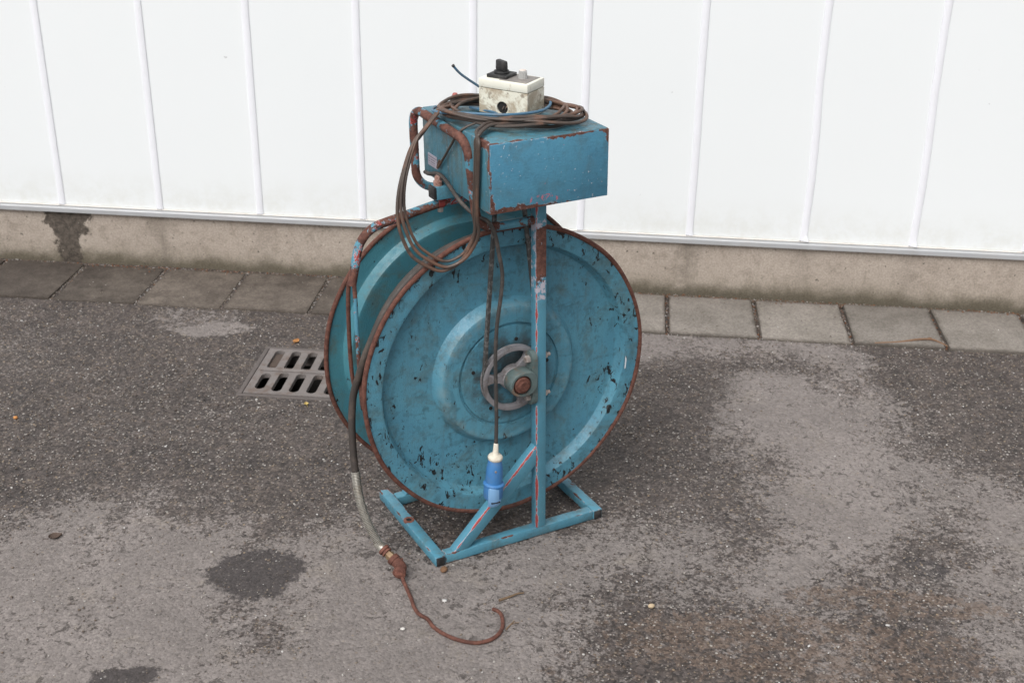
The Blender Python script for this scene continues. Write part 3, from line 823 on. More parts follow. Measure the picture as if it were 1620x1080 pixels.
# ================================================================== HOSE REEL
T = .0246; LU = .4305; LV = .3113; UP = .2538
BX0, BX1, BY0, BY1, BZ0, BZ1 = .1150, .3791, -.0674, .2297, .8223, .9620
def base_mat(b, k):
    return mat_paint('blue_paint_base_%d' % k, rust=.22, grime=.75, edge=True, bnd=b, edge_r=.0035, edge_amt=.3, seed=.3 + .2 * k)
M_BASE = mat_paint('blue_paint_base', rust=.25, grime=.7, seed=.3)
M_POST = mat_paint('blue_paint_post', grime=.25, redline=(UP, 0, 1, 0, 0.0004), zwear=(.635, .752), yfront=.0, pale=.5)
M_POST_B = mat_paint('blue_paint_rear_post', grime=.4, zwear=(.60, .745), seed=.5)
_bl = Vector((UP - .045, .2395 - .0236)); _bl.normalize()
M_BRACE = mat_paint('blue_paint_brace', grime=.3, redline=(.045, .0236, _bl.y, -_bl.x, .0012), seed=.9)
M_FLANGE = mat_paint('blue_paint_flange', chips=.86, grime=.65, radial=True, streak=.2, scuff=.30)
M_FLANGE_B = mat_paint('blue_paint_flange_inside', chips=.10, grime=.85, radial=True, base=(.050, .180, .230))
M_BOX = mat_paint('blue_paint_box', grime=.85, bnd=((BX0, BX1), (BY0 + .0022, BY1), (BZ0, BZ1)), edge_r=.009, edge_amt=.5, pale=.6, base=(.052, .165, .225), seed=.45, streak=.9)
M_TUBE = mat_paint('worn_tube_paint', rust=.86, red=.62, grime=.5, seed=.35)
M_HANDLE = mat_paint('worn_handle_paint', rust=1.0, red=.25, grime=.4, seed=.62, pale=.8)
M_RUST = mat_rust('rust')
M_RUST_L = mat_rust('rust_bright', bright=1.25)
M_RUST_O = mat_rust('rust_orange', bright=1.7)
M_RUBBER = mat_plain('black_rubber', (.040, .036, .034), .6, 0, .3, 50, .2, dirt=(.12, .095, .08), dirt_amt=.5, dsc=35)
M_HOSE = mat_plain('dusty_hose', (.050, .042, .038), .6, 0, .25, 50, .2, dirt=(.115, .086, .070), dirt_amt=.5, dsc=24)
M_CABLE = mat_plain('brown_black_cable', (.062, .046, .038), .5, 0, .3, 40, .15, dirt=(.165, .085, .055), dirt_amt=.75, dsc=14)
M_CABLE_B = mat_plain('blue_cable', (.055, .145, .235), .5, 0, .2, 40, .12, dirt=(.16, .12, .10), dirt_amt=.35, dsc=30)
M_ALU = mat_plain('grey_aluminium', (.29, .28, .295), .55, .4, .2, 40, .3, dirt=(.13, .105, .095), dirt_amt=.65, dsc=22)
M_BEAR = mat_plain('bearing_paint', (.088, .125, .124), .65, 0, .3, 60, .3, dirt=(.165, .105, .072), dirt_amt=1.0, dsc=19)
M_ZINC = mat_plain('zinc_bolt', (.34, .30, .28), .5, .4, .2, 60, .2, dirt=(.20, .11, .07), dirt_amt=.5, dsc=40)
M_BLACK = mat_plain('black_plastic', (.018, .018, .019), .55, 0, .3, 60, .2, dirt=(.10, .095, .09), dirt_amt=.35, dsc=45)
M_SPRING = mat_plain('galvanised_spring', (.36, .345, .31), .45, .6, .15, 60, .1, dirt=(.25, .18, .12), dirt_amt=.35, dsc=30)
M_BRASS = mat_plain('dirty_brass', (.24, .165, .095), .55, .35, .2, 50, .15, dirt=(.20, .10, .06), dirt_amt=.5, dsc=40)

reel = Thing('hose_reel_cart', (0, 0, 0), 'blue painted steel hose reel stand with rusty rims and motor box', 'hose reel')
UC, ZC, R = .2133, .4070, .34
V1, V2 = .0475, .2627

# --- base frame
def cap(parent, x0, x1, y0, z0, z1):
    m = MB().box(x0 + .0022, x1 - .0022, y0 - .0015, y0 + .004, z0 + .0022, z1 - .0022, .001)
    reel.part('end_cap', m, M_BLACK, parent=parent)
r = reel.part('base_rail', MB().box(0, T, 0, LV, 0, T, .0028), base_mat(((0, T), (0, LV), (0, T)), 0)); cap(r, 0, T, 0, 0, T)
h = MB().lathe([(.0001, .0003), (.006, .0003), (.0062, -.004)], (.0108, .1632, T + .0004), 'z', 16); reel.part('bolt_hole', h, M_DARK, parent=r)
h = MB().lathe([(.0064, .0), (.0068, .0012), (.0125, .0006), (.0128, -.003)], (.0108, .1632, T + .0002), 'z', 20); reel.part('rust_ring', h, M_RUST_O, parent=r)
r = reel.part('base_rail', MB().box(LU - T, LU, 0, LV, 0, T, .0028), base_mat(((LU - T, LU), (0, LV), (0, T)), 1)); cap(r, LU - T, LU, 0, 0, T)
reel.part('base_rail', MB().box(T + .0002, LU - T - .0002, .0012, T + .001, .0004, T - .0006, .0028), base_mat(((T, LU - T), (.0012, T + .001), (0, T)), 2))
reel.part('base_rail', MB().box(T + .0002, LU - T - .0002, LV - .05, LV - .026, .0004, T - .0006, .0028), M_BASE)
for q, (x, y) in enumerate(((.002, .002), (LU - T - .002, .002))):
    pass
# --- posts and braces
ZTOP = .8223
reel.part('post', MB().box(UP, UP + T, .0004, T, T - .0006, ZTOP + .001, .0026), M_POST)
reel.part('post', MB().box(UP, UP + T, LV - T - .0254, LV - .0258, T - .0006, ZTOP + .001, .0026), M_POST_B)
brp = [(.045, T - .001), (.0815, T - .001), (UP + .001, .1935), (UP + .001, .2395)]
reel.part('brace', MB().prism(brp, .0012, T - .0004, .0024), M_BRACE)
reel.part('brace', MB().prism(brp, LV - T - .0246, LV - .0266, .0024), M_POST_B)

# --- flanges
def flange(yf, sgn, mat, n=160):
    # pressed sheet: outer ring, recessed field, raised hub ring, hub plate
    pr = [(.336, 0), (.306, 0), (.2990, .0000), (.2965, .0006), (.2945, .0030), (.2870, .0200), (.2850, .0222), (.2825, .0229), (.278, .0230), (.190, .0230), (.1765, .0230), (.1730, .0226), (.1708, .0200), (.1600, .0026), (.1580, .0002),
          (.1550, -.0010), (.1500, -.0012), (.1270, -.0012), (.1225, -.0012), (.1215, .0040), (.1160, .0040), (.1150, -.0002), (.110, -.0004), (.02, -.0004)]
    # subdivide the flats so wear and shading read well
    mb = MB(); 
    prof = [(a, yf + sgn * b) for a, b in pr]
    back = [(a, yf + sgn * (b + .0022)) for a, b in reversed(pr)]
    mb.lathe([(a, b) for a, b in prof + back], (UC, 0, ZC), 'y', n, closed=True)
    return mb
CEN = (UC, 0, ZC)
fl = reel.part('reel_flange', flange(V1, 1, M_FLANGE), M_FLANGE, centre=CEN, angle=28)
def rim(yf, s):
    # rolled bead, a little dented
    pts = []
    for k in range(200):
        a = 2 * math.pi * k / 200
        rr = .3362 + .0010 * math.sin(3 * a + 1 + s) + .0006 * math.sin(11 * a + s)
        pts.append((UC + rr * math.cos(a), yf + .0012 * math.sin(5 * a + s), ZC + rr * math.sin(a)))
    return MB().tube(pts, .0052, 10, closed=True)
reel.part('rim', rim(V1 + .001, 0), M_RUST, parent=fl)
for a, rr in ((78, .083), (165, .09), (237, .086), (310, .088), (8, .094)):
    c = (UC + rr * math.cos(rad(a)), V1 - .0016, ZC + rr * math.sin(rad(a)))
    reel.part('bolt_hole', MB().lathe([(.0001, 0), (.0042, 0), (.0045, .003)], c, 'y', 12), M_DARK, parent=fl)
bf = reel.part('reel_flange', flange(V2, -1, M_FLANGE_B), M_FLANGE_B, centre=CEN, angle=28)
reel.part('rim', rim(V2 - .001, 2.0), M_RUST, parent=bf)
# scratch through to bright white primer
sc = MB().add([(UC + .2935, V1 - .0009, ZC - .055), (UC + .2965, V1 - .0009, ZC - .0545), (UC + .2985, V1 - .0009, ZC - .033), (UC + .296, V1 - .0009, ZC - .022), (UC + .2945, V1 - .0009, ZC - .030)], [(0, 1, 2, 3, 4)])
sc.v = [Vector((p.x + .0035, p.y - .0004, p.z)) for p in sc.v]
reel.part('paint_scrape', sc, mat_plain('white_scrape', (.62, .66, .70), .6, 0, .05), smooth=False, parent=fl)
# --- drum core and shaft
reel.part('drum_core', MB().lathe([(.150, V1 + .016), (.150, V2 - .016)], (UC, 0, ZC), 'y', 72), M_FLANGE_B)
sh = reel.part('shaft', MB().lathe([(.0001, -.0205), (.0102, -.0205), (.0112, -.0195), (.0112, -.0155), (.0172, -.0150), (.0182, -.0138), (.0182, -.004), (.0150, -.003), (.0150, LV + .01), (.0001, LV + .01)], (UC, 0, ZC), 'y', 36), M_RUST, angle=40)
# --- pulley behind the post with three spokes
PY = .0310
mb = MB()
po = [(.0655, -.007), (.0715, -.0078), (.0755, -.0070), (.0750, -.0045), (.0672, -.002), (.0672, .002), (.0750, .0045), (.0755, .007), (.0655, .007), (.0640, .003), (.0640, -.004)]
mb.lathe([(a, PY + b) for a, b in po], (UC, 0, ZC), 'y', 80, closed=True)
mb.lathe([(.016, PY - .011), (.026, PY - .011), (.0285, PY - .009), (.030, PY + .006), (.016, PY + .006)], (UC, 0, ZC), 'y', 40, closed=True)
pl = reel.part('pulley', mb, M_ALU)
for a in (171, 51, 291):
    ca, sa = math.cos(rad(a)), math.sin(rad(a))
    m = MB()
    secs = [(.026, .0125, .0065), (.036, .0088, .0058), (.048, .0078, .0055), (.058, .0105, .005), (.0660, .0165, .0045)]
    vs = []; fs = []
    for rr, w, hh in secs:
        for sx, sy in ((-1, -1), (1, -1), (1, 1), (-1, 1)):
            q = (rr, sx * w)
            vs.append((UC + q[0] * ca - q[1] * sa, PY - .001 + sy * hh, ZC + q[0] * sa + q[1] * ca))
    for i in range(len(secs) - 1):
        for k in range(4):
            l = (k + 1) % 4
            fs.append((i * 4 + k, i * 4 + l, i * 4 + 4 + l, i * 4 + 4 + k))
    fs += [(3, 2, 1, 0), tuple(range(len(vs) - 4, len(vs)))]
    m.add(vs, fs)
    reel.part('spoke', m, M_ALU, parent=pl, angle=50)
# --- drive belt up into the motor box
UX, UZ, UR, BR_ = .2085, .868, .026, .0705
pts = []
def tangents():
    d = Vector((UX - UC, UZ - ZC)); L = d.length; base = math.atan2(d.y, d.x)
    off = math.acos((BR_ - UR) / L)
    return base + off, base - off
tl, tr = tangents()
a0, a1 = tl, tr + 2 * math.pi
for k in range(41):
    a = a0 + (a1 - a0) * k / 40
    pts.append((UC + BR_ * math.cos(a), ZC + BR_ * math.sin(a)))
for k in range(25):
    a = tr + (tl - tr) * k / 24
    pts.append((UX + UR * math.cos(a), UZ + UR * math.sin(a)))
mbb = MB(); vs = []; fs = []
m = len(pts)
dense = []
for i in range(m):
    p, q = Vector(pts[i]), Vector(pts[(i + 1) % m])
    k = max(1, int((q - p).length / .02))
    for j in range(k): dense.append(p.lerp(q, j / k))
m = len(dense)
for i in range(m):
    t_ = (dense[(i + 1) % m] - dense[i - 1]).normalized(); nn = Vector((t_.y, -t_.x))
    for (w, hgt) in ((-.0048, .003), (.0048, .003), (.0034, -.004), (-.0034, -.004)):
        q = dense[i] + nn * hgt
        vs.append((q.x, PY + w, q.y))
for i in range(m):
    j = (i + 1) % m
    for k in range(4):
        l = (k + 1) % 4
        fs.append((i * 4 + k, i * 4 + l, j * 4 + l, j * 4 + k))
M_BELT = mat_plain('frayed_belt', (.050, .047, .045), .75, 0, .4, 120, .4, dirt=(.26, .25, .24), dirt_amt=.55, dsc=70)
reel.part('drive_belt', mbb.add(vs, fs), M_BELT, angle=50)

# --- pillow block bearing bolted to the post's left side
BX = UP - .0004
mb = MB()
foot = []
for k in range(9):
    a = math.pi / 2 * k / 8
    foot.append((BX - .0125 + .0, 0))
# foot plate (rounded ends) lying against the post
def rounded_plate(x0, x1, yc, hw, z0, z1, n=8):
    o = []
    for k in range(n + 1):
        a = math.pi * k / n; o.append((yc + hw * math.cos(a), z1 - hw + hw * math.sin(a)))
    for k in range(n + 1):
        a = math.pi + math.pi * k / n; o.append((yc + hw * math.cos(a), z0 + hw + hw * math.sin(a)))
    m = len(o)
    vs = [(x0 + (.002 if False else 0), y, z) for y, z in o] + [(x1, y, z) for y, z in o]
    fs = [(k, (k + 1) % m, m + (k + 1) % m, m + k) for k in range(m)] + [tuple(range(m)), tuple(range(2 * m - 1, m - 1, -1))]
    return vs, fs
bz = ZC + .0
mb.add(*rounded_plate(BX - .0125, BX, .0100, .0165, bz - .062, bz + .066))
be = reel.part('bearing', mb, M_BEAR, angle=40)
hs = MB()
# housing: ring blended into the foot
ringp = []
nseg = 48
outer = []
for k in range(nseg):
    a = 2 * math.pi * k / nseg
    ca, sa = math.cos(a), math.sin(a)
    rr = .0285
    x, z = rr * ca, rr * sa
    if ca > 0:                       # flat flank towards the foot
        x = .0285 * ca + .010 * ca ** .6
        z = .0285 * sa * (1 + .22 * ca)
    outer.append((x, z))
y0, y1 = -.0125, .0215
vs = []; fs = []
for (yy, so, ri) in ((y0, .93, .0215), (y0 + .003, 1.0, .0215), (y1 - .003, 1.0, .0215), (y1, .93, .0215)):
    for x, z in outer: vs.append((UC + x * so, yy, ZC + z * so))
for (yy) in (y1, y0 + .012, y0):
    for k in range(nseg):
        a = 2 * math.pi * k / nseg
        vs.append((UC + .0222 * math.cos(a), yy, ZC + .0222 * math.sin(a)))
rows = 7
for i in range(rows):
    j = (i + 1) % rows
    for k in range(nseg):
        l = (k + 1) % nseg
        fs.append((i * nseg + k, i * nseg + l, j * nseg + l, j * nseg + k))
hs.add(vs, fs)
reel.part('housing', hs, M_BEAR, parent=be, angle=40)
reel.part('inner_race', MB().lathe([(.0150, -.0035), (.0222, -.0040), (.0222, .012), (.0150, .012)], (UC, 0, ZC), 'y', 40, closed=True), M_RUST, parent=be)
def hexbolt(c, axis_len, r=.0085, sgn=-1):
    mb = MB()
    vs = []; fs = []
    for hh, rr in ((0, r), (axis_len * .8, r), (axis_len, r * .85)):
        for k in range(6):
            a = math.pi / 3 * k + .3
            vs.append((c[0] + sgn * hh, c[1] + rr * math.cos(a), c[2] + rr * math.sin(a)))
    for i in range(2):
        for k in range(6):
            l = (k + 1) % 6
            fs.append((i * 6 + k, i * 6 + l, i * 6 + 6 + l, i * 6 + 6 + k))
    fs += [tuple(range(6)), tuple(range(12, 18))]
    return mb.add(vs, fs)
for dz in (.047, -.045):
    reel.part('bolt', hexbolt((BX - .0118, .0095, ZC + dz), .0105, .0088), M_ZINC, parent=be, smooth=False)
    reel.part('bolt_end', MB().add(*(lambda b: (b.v, b.f))(hexbolt((UP + T - .001, .0125, ZC + dz), .008, .0085, 1))).lathe([(.0001, UP + T + .015), (.0042, UP + T + .015), (.0046, UP + T)], (0, .0125, ZC + dz), 'x', 10), M_ZINC, parent=be, smooth=False)
# cast letters on the foot's edge
def letters(txt, c, size, parent):
    cu = bpy.data.curves.new('cast_letters', 'FONT'); cu.body = txt; cu.size = size; cu.extrude = .0006; cu.align_x = 'CENTER'; cu.align_y = 'CENTER'; cu.resolution_u = 2
    tmp = bpy.data.objects.new('tmp', cu); COL.objects.link(tmp)
    dg = bpy.context.evaluated_depsgraph_get(); me = bpy.data.meshes.new_from_object(tmp.evaluated_get(dg))
    mb = MB()
    # text x -> -z (reads downwards), text y -> +x, normal -> -y
    mb.add([(c[0] + v.co.y, c[1] - v.co.z, c[2] - v.co.x) for v in me.vertices], [tuple(p.vertices) for p in me.polygons])
    bpy.data.objects.remove(tmp); bpy.data.curves.remove(cu); bpy.data.meshes.remove(me)
    reel.part('cast_letters', mb, M_BEAR, smooth=False, parent=parent)
letters('S205', (BX - .006, -.0064, ZC + .0405), .0115, be)
letters('FKL', (BX - .006, -.0064, ZC - .0440), .0115, be)

# --- motor box
mbx = MB().box(BX0, BX1, BY0 + .0022, BY1, BZ0, BZ1, .0030)
box = reel.part('motor_box', mbx, M_BOX)
M_COVER = mat_paint('blue_paint_cover', grime=.38, scuff=.12, bnd=((BX0 + .001, BX1), (BY0, BY0 + 1), (BZ0 + .001, BZ1 - .001)), edge_r=.0065, edge_amt=.35, pale=1.0, base=(.066, .222, .340), redspot=((.215, .055), (.838, .016)))
reel.part('front_cover', MB().box(BX0 + .0012, BX1 - .0006, BY0, BY0 + .0034, BZ0 + .0012, BZ1 - .0014, .0009), M_COVER, parent=box)
pmat = NT('name_plate_metal')
px_, py_, pz_ = pmat.xyz()
lines = pmat.math('GREATER_THAN', pmat.math('FRACT', pmat.math('MULTIPLY', pz_, 190.0)), .55)
blk = pmat.step(pmat.noise(160, 2, .5, vec=pmat.scalevec((1, 1, .2))), .46, .54)
inside = pmat.math('MULTIPLY', pmat.step(pz_, .851, .852), pmat.step(pz_, .8705, .8695))
ink = pmat.math('MULTIPLY', pmat.math('MULTIPLY', lines, blk), inside)
M_PLATE = pmat.done(pmat.mix(pmat.math('MULTIPLY', ink, .75), (.36, .34, .40), (.11, .10, .13)), .5, metal=.2)
plate = MB().box(BX0 - .0016, BX0 - .0002, .1630, .2050, .8472, .8728, .0004)
reel.part('name_plate', plate, M_PLATE, parent=box, smooth=False)
reel.part('red_stud', MB().lathe([(.0001, .023), (.0045, .023), (.0062, .019), (.0062, -.002)], (.1860, .2180, BZ1), 'z', 14), mat_plain('red_oxide', (.42, .13, .11), .6, 0, .3), parent=box)
# square receiver stub under the box with clamp bolt
st = reel.part('receiver_tube', MB().box(.0945, .2100, .1270, .1570, .7945, BZ0 + .0003, .0025), M_BASE)
reel.part('end_cap', MB().box(.0885, .0955, .1282, .1558, .7956, .8213, .0015), M_BLACK, parent=st)
cb = MB().lathe([(.0001, .0205), (.0055, .0205), (.0066, .0190), (.0068, .0105), (.0088, .0100), (.0092, .009), (.0092, .0)], (.1035, .1400, BZ0), 'z', 14)
reel.part('clamp_bolt', cb, mat_plain('pink_rusty_bolt', (.36, .22, .19), .6, .1, .3, 60, .3, dirt=(.17, .07, .04), dirt_amt=.7, dsc=60), parent=st)
# --- push handle, one bent tube from post to post
hp = fillet([(UP - .001, .0125, .7650), (.1270, .0125, .7655), (.1085, .0125, .9480), (.0960, .2330, .9640), (.0985, .2360, .7840), (.262, .2360, .786)], [.042, .034, .036, .046], 10)
reel.part('handle', MB().tube(hp, .0092, 16), M_HANDLE)
# --- hose guide arm with a forked rod end
ap = fillet([(.2300, .1500, .7860), (.115, .1500, .7810), (-.066, .1500, .7480), (-.0925, .1500, .6350)], [.3, .07], 10)
arm = reel.part('guide_arm', MB().tube(ap, .0092, 16), M_TUBE)
reel.part('red_collar', MB().lathe([(.0094, -.007), (.0112, -.006), (.0112, .006), (.0094, .007)], (.112, .150, .7815), 'x', 18, closed=True), mat_plain('red_paint', RED, .5, 0, .3, 60, .2, dirt=RUST_A, dirt_amt=.4), parent=arm)
reel.part('bolt_end', MB().lathe([(.0001, 0), (.0062, .0), (.0066, .002), (.0066, .011)], (.112, .150, .7615), 'z', 6), M_ZINC, parent=arm, smooth=False)
rA = spline([(-.0915, .1530, .648), (-.0975, .1600, .6200), (-.0985, .172, .50), (-.0955, .176, .405), (-.088, .170, .388)], 8)
rB = spline([(-.0895, .1465, .645), (-.0905, .1420, .6050), (-.0950, .134, .48), (-.0955, .131, .375), (-.0905, .138, .353)], 8)
reel.part('guide_rod', MB().tube(rA, .0046, 10), M_RUST)
reel.part('guide_rod', MB().tube(rB, .0046, 10), M_HANDLE)

# ================================================================== HOSE
hose = Thing('air_hose', (-.088, .012, 0), 'dark rubber hose on the reel, hanging end with metal spring and rusty elbow', 'hose')
HR = .0080
# lower layers on the drum
lay = MB()
prof = []
for k in range(5):
    yc = .0810 + k * .0165
    for j in range(5):
        a = math.pi * (1 - j / 4)
        prof.append((.2870 + .0078 * math.sin(a), yc + .0081 * math.cos(a)))
lay.lathe([(.1505, .0722)] + prof + [(.1505, .1555)], (UC, 0, ZC), 'y', 96)
hose.part('wound_layers', lay, M_HOSE)
def circ(r, y, a): return (UC + r * math.cos(rad(a)), y, ZC + r * math.sin(rad(a)))
turn = [circ(.3010, .0815, a) for a in range(-300, 20, 8)]
turn += [circ(.3010 + .012 * (a - 20) / 60, .0815 + .013 * (a - 20) / 60, a) for a in range(20, 80, 8)]
turn += [circ(.3130, .0940 + .008 * (a - 80) / 75, a) for a in range(80, 156, 6)]
tail = [(-.0925, .1060, .4900), (-.1010, .1230, .4420), (-.1100, .1400, .3900), (-.1170, .1420, .3300), (-.1200, .1400, .2600)]
fall = [(-.1205, .1340, .2080), (-.1215, .1200, .1550), (-.1190, .0980, .1130), (-.1125, .0720, .0780), (-.1030, .0500, .0540)]
hose.part('hose_line', MB().tube(turn + spline(tail + [fall[0]], 6), HR, 12), M_HOSE)
sp = spline([tail[-1]] + fall, 14)
sp = [p for p in sp if p.z <= .2090]
# spring guard: real coil round the hose end
def coil(path, r, wire, turns):
    P = [Vector(p) for p in path]
    L = [0]
    for i in range(1, len(P)): L.append(L[-1] + (P[i] - P[i - 1]).length)
    out = []; n = turns * 9
    N = Vector((0, 1, 0))
    for k in range(n + 1):
        s = L[-1] * k / n
        i = max(j for j in range(len(L)) if L[j] <= s + 1e-9); i = min(i, len(P) - 2)
        t = (s - L[i]) / max(1e-9, L[i + 1] - L[i])
        c = P[i].lerp(P[i + 1], t); tan = (P[i + 1] - P[i]).normalized()
        N = (N - tan * N.dot(tan)).normalized(); B = tan.cross(N)
        a = 2 * math.pi * k / 9
        out.append(c + (N * math.cos(a) + B * math.sin(a)) * r)
    return MB().tube(out, wire, 5)
hose.part('hose_end', MB().tube(sp, HR * .93, 12), M_HOSE)
hose.part('spring_guard', coil(sp, .0088, .00150, 52), M_SPRING)
d = (sp[-1] - sp[-4]).normalized()
def along(a, b, rs):
    p = [sp[-1] + d * (a + (b - a) * k / (len(rs) - 1)) for k in range(len(rs))]
    return p
e0 = sp[-1]
d2 = Vector((.0105, -.022, -.0125)).normalized()
def seg(base, dr, prof, n=20):
    return MB().tube([base + dr * h for h, r_ in prof], [r_ for h, r_ in prof], n)
hose.part('ferrule', seg(e0, d2, [(-.016, .0100), (-.004, .0102), (.0, .0112), (.002, .0112)]), M_SPRING)
hose.part('hose_clip', seg(e0 + d2 * .0025, d2, [(0, .0125), (.001, .0132), (.006, .0132), (.007, .0122), (.0075, .0100), (.0095, .0100), (.010, .0122), (.013, .0122), (.0135, .011)]), M_RUST_L)
hose.part('brass_fitting', seg(e0 + d2 * .015, d2, [(0, .0088), (.006, .0088), (.0065, .0105), (.016, .0105), (.0165, .0085), (.022, .0085)], 6), M_BRASS)
eb = e0 + d2 * .034
elb = fillet([eb - d2 * .002, eb + d2 * .026, eb + d2 * .026 + Vector((-.014, -.016, -.004))], [.010], 8)
em = MB().tube(elb, [.0125] * len(elb), 18)
elbow = hose.part('elbow', em, M_RUST, angle=50)
hose.part('collar', seg(eb, d2, [(-.004, .0122), (-.003, .0142), (.006, .0142), (.007, .0122)]), M_RUST, parent=elbow)
tip = elb[-1]; dt = (elb[-1] - elb[-2]).normalized()
hose.part('collar', seg(tip, dt, [(-.009, .0122), (-.008, .0142), (.0, .0142), (.0006, .0125)]), M_RUST_L, parent=elbow)
hose.part('bore', seg(tip + dt * .0008, dt, [(0, .0095), (.0003, .0090)]), M_RUST_O, parent=elbow)
# rusty pull wire lying on the ground
wz = .0052
wp = [eb + d2 * .012 + Vector((.012, .004, .004)), Vector((-.0870, -.0180, .012)), Vector((-.0900, -.0420, wz)), Vector((-.0980, -.0860, wz)), Vector((-.1035, -.1100, wz)), Vector((-.1045, -.1360, wz)), Vector((-.0960, -.1600, wz)), Vector((-.0960, -.1880, wz)), Vector((-.0870, -.2190, wz)),
      Vector((-.0690, -.2500, wz)), Vector((-.0440, -.2730, wz)), Vector((-.0180, -.2790, wz)), Vector((.0050, -.2740, wz)), Vector((.0240, -.2600, wz)), Vector((.0360, -.2420, wz)), Vector((.0450, -.2200, wz)), Vector((.0450, -.2040, wz)), Vector((.0390, -.1930, wz))]
hose.part('pull_wire', MB().tube(spline(wp, 7), .0041, 10), M_RUST)

# ================================================================== CONTROL BOX (on the motor box)
ctl = Thing('control_box', (.2578, .1070, BZ1), 'small dirty cream switch box with black rotary knob, on the blue motor box', 'switch box')
YAW = -1.0003; cyw, syw = math.cos(YAW), math.sin(YAW)
def C(p):     # control box frame -> machine frame
    return Vector((.2578 + p[0] * cyw - p[1] * syw, .1070 + p[0] * syw + p[1] * cyw, .9660 + p[2]))
W2, D2, HH = .1091 / 2, .0713 / 2, .0684
def mat_cream():
    t = NT('dirty_cream_plastic')
    base = (.70, .68, .575)
    c = t.mix(t.noise(20, 4), base, (.76, .745, .65))
    d1 = t.step(t.noise(24, 7, .72, .7), .40, .58)
    c = t.mix(t.math('MULTIPLY', d1, .72), c, (.30, .215, .13))
    g = t.n('ShaderNodeNewGeometry')
    d2_ = t.step(t.noise(75, 6, .75, .3), .55, .64)
    c = t.mix(t.math('MULTIPLY', d2_, .6), c, (.15, .105, .07))
    return t.done(c, .5, t.bump(t.noise(150, 3), .08, .001), spec=.4)
def mat_cream_clean():
    t = NT('cream_plastic')
    c = t.mix(t.noise(30, 4), (.70, .69, .60), (.77, .76, .68))
    c = t.mix(t.math('MULTIPLY', t.step(t.noise(34, 6, .7, .4), .54, .68), .5), c, (.36, .27, .17))
    return t.done(c, .45, t.bump(t.noise(150, 3), .08, .001), spec=.4)
M_CREAM = mat_cream(); M_LID = mat_cream_clean()
# case with a real cable opening in the front-left wall
bm = bmesh.new()
hx, hz, hr = -.002, .0110, .0126
HZ = .0500
def front_outline():
    pts = [(-W2, 0)]
    # half-open hole reaching the bottom edge region
    out = [(-W2, 0), (W2, 0), (W2, HZ), (-W2, HZ)]
    return out
ed = []
def lp(pts):
    vs = [bm.verts.new((x, -D2, z)) for x, z in pts]
    return [bm.edges.new((vs[i], vs[(i + 1) % len(vs)])) for i in range(len(vs))], vs
e1, ov = lp(front_outline())
e2, hv = lp([(hx + hr * math.cos(2 * math.pi * k / 20), hz + .004 + hr * math.sin(2 * math.pi * k / 20)) for k in range(20)])
bmesh.ops.triangle_fill(bm, use_beauty=True, edges=e1 + e2)
inner = [bm.verts.new((v.co.x, -D2 + .0035, v.co.z)) for v in hv]
for k in range(20):
    bm.faces.new((hv[k], hv[(k + 1) % 20], inner[(k + 1) % 20], inner[k]))
bk = [bm.verts.new((v.co.x, D2, v.co.z)) for v in ov]
for k in range(4):
    bm.faces.new((ov[k], ov[(k + 1) % 4], bk[(k + 1) % 4], bk[k]))
bm.faces.new(bk)
mbc = MB().bm(bm).map(C)
case = ctl.part('case', mbc, M_CREAM, smooth=False)
ctl.part('cable_opening', MB().lathe([(.0001, -D2 + .010), (.0124, -D2 + .010), (.0124, -D2 + .0032)], (hx, 0, hz + .004), 'y', 20).map(C), M_DARK, parent=case)
for (x, z, c2) in ((-.004, .006, M_CABLE), (.003, .008, M_CABLE), (.006, .012, M_BRASS)):
    ctl.part('loose_wire', MB().tube([C((x, -D2 + .008, z)), C((x + .002, -D2 + .001, z + .006)), C((x + .004, -D2 + .004, z + .012))], .0012, 6), c2, parent=case)
lid = ctl.part('lid', MB().box(-W2 - .0008, W2 + .0008, -D2 - .0008, D2 + .0008, HZ + .0008, HH, .0022).map(C), M_LID)
M_GREYP = mat_plain('grey_label', (.20, .185, .175), .6, 0, .25, 60, .1, dirt=(.32, .28, .24), dirt_amt=.5, dsc=60)
ctl.part('label_plate', MB().box(-.012, W2 - .006, -D2 + .006, D2 - .006, HH, HH + .0008, .0003).map(C), M_GREYP, parent=lid)
sw_c = (-.0215, -.001)
swp = ctl.part('switch_plate', MB().box(sw_c[0] - .0225, sw_c[0] + .0225, sw_c[1] - .0225, sw_c[1] + .0225, HH + .0002, HH + .0072, .0014).map(C), M_BLACK, parent=None)
kb = MB().lathe([(.0150, 0), (.0158, .002), (.0150, .0050), (.0001, .0052)], (0, 0, HH + .0072), 'z', 28)
kb2 = MB().box(-.0066, .0066, -.0150, .0150, HH + .0115, HH + .0325, .0034)
ang = rad(62)
for m_ in (kb2,):
    m_.map(lambda p: ((p.x * (1 - .10 * (p.z - HH) / .03)) * math.cos(ang) - p.y * (1 - .07 * (p.z - HH - .0115) / .02) * math.sin(ang),
                      p.x * math.sin(ang) + p.y * (1 - .07 * (p.z - HH - .0115) / .02) * math.cos(ang), p.z))
for m_ in (kb, kb2):
    m_.map(lambda p: C((p.x + sw_c[0], p.y + sw_c[1], p.z)))
dial = ctl.part('rotary_switch', kb, M_BLACK)
ctl.part('grip', kb2, M_BLACK, parent=dial)
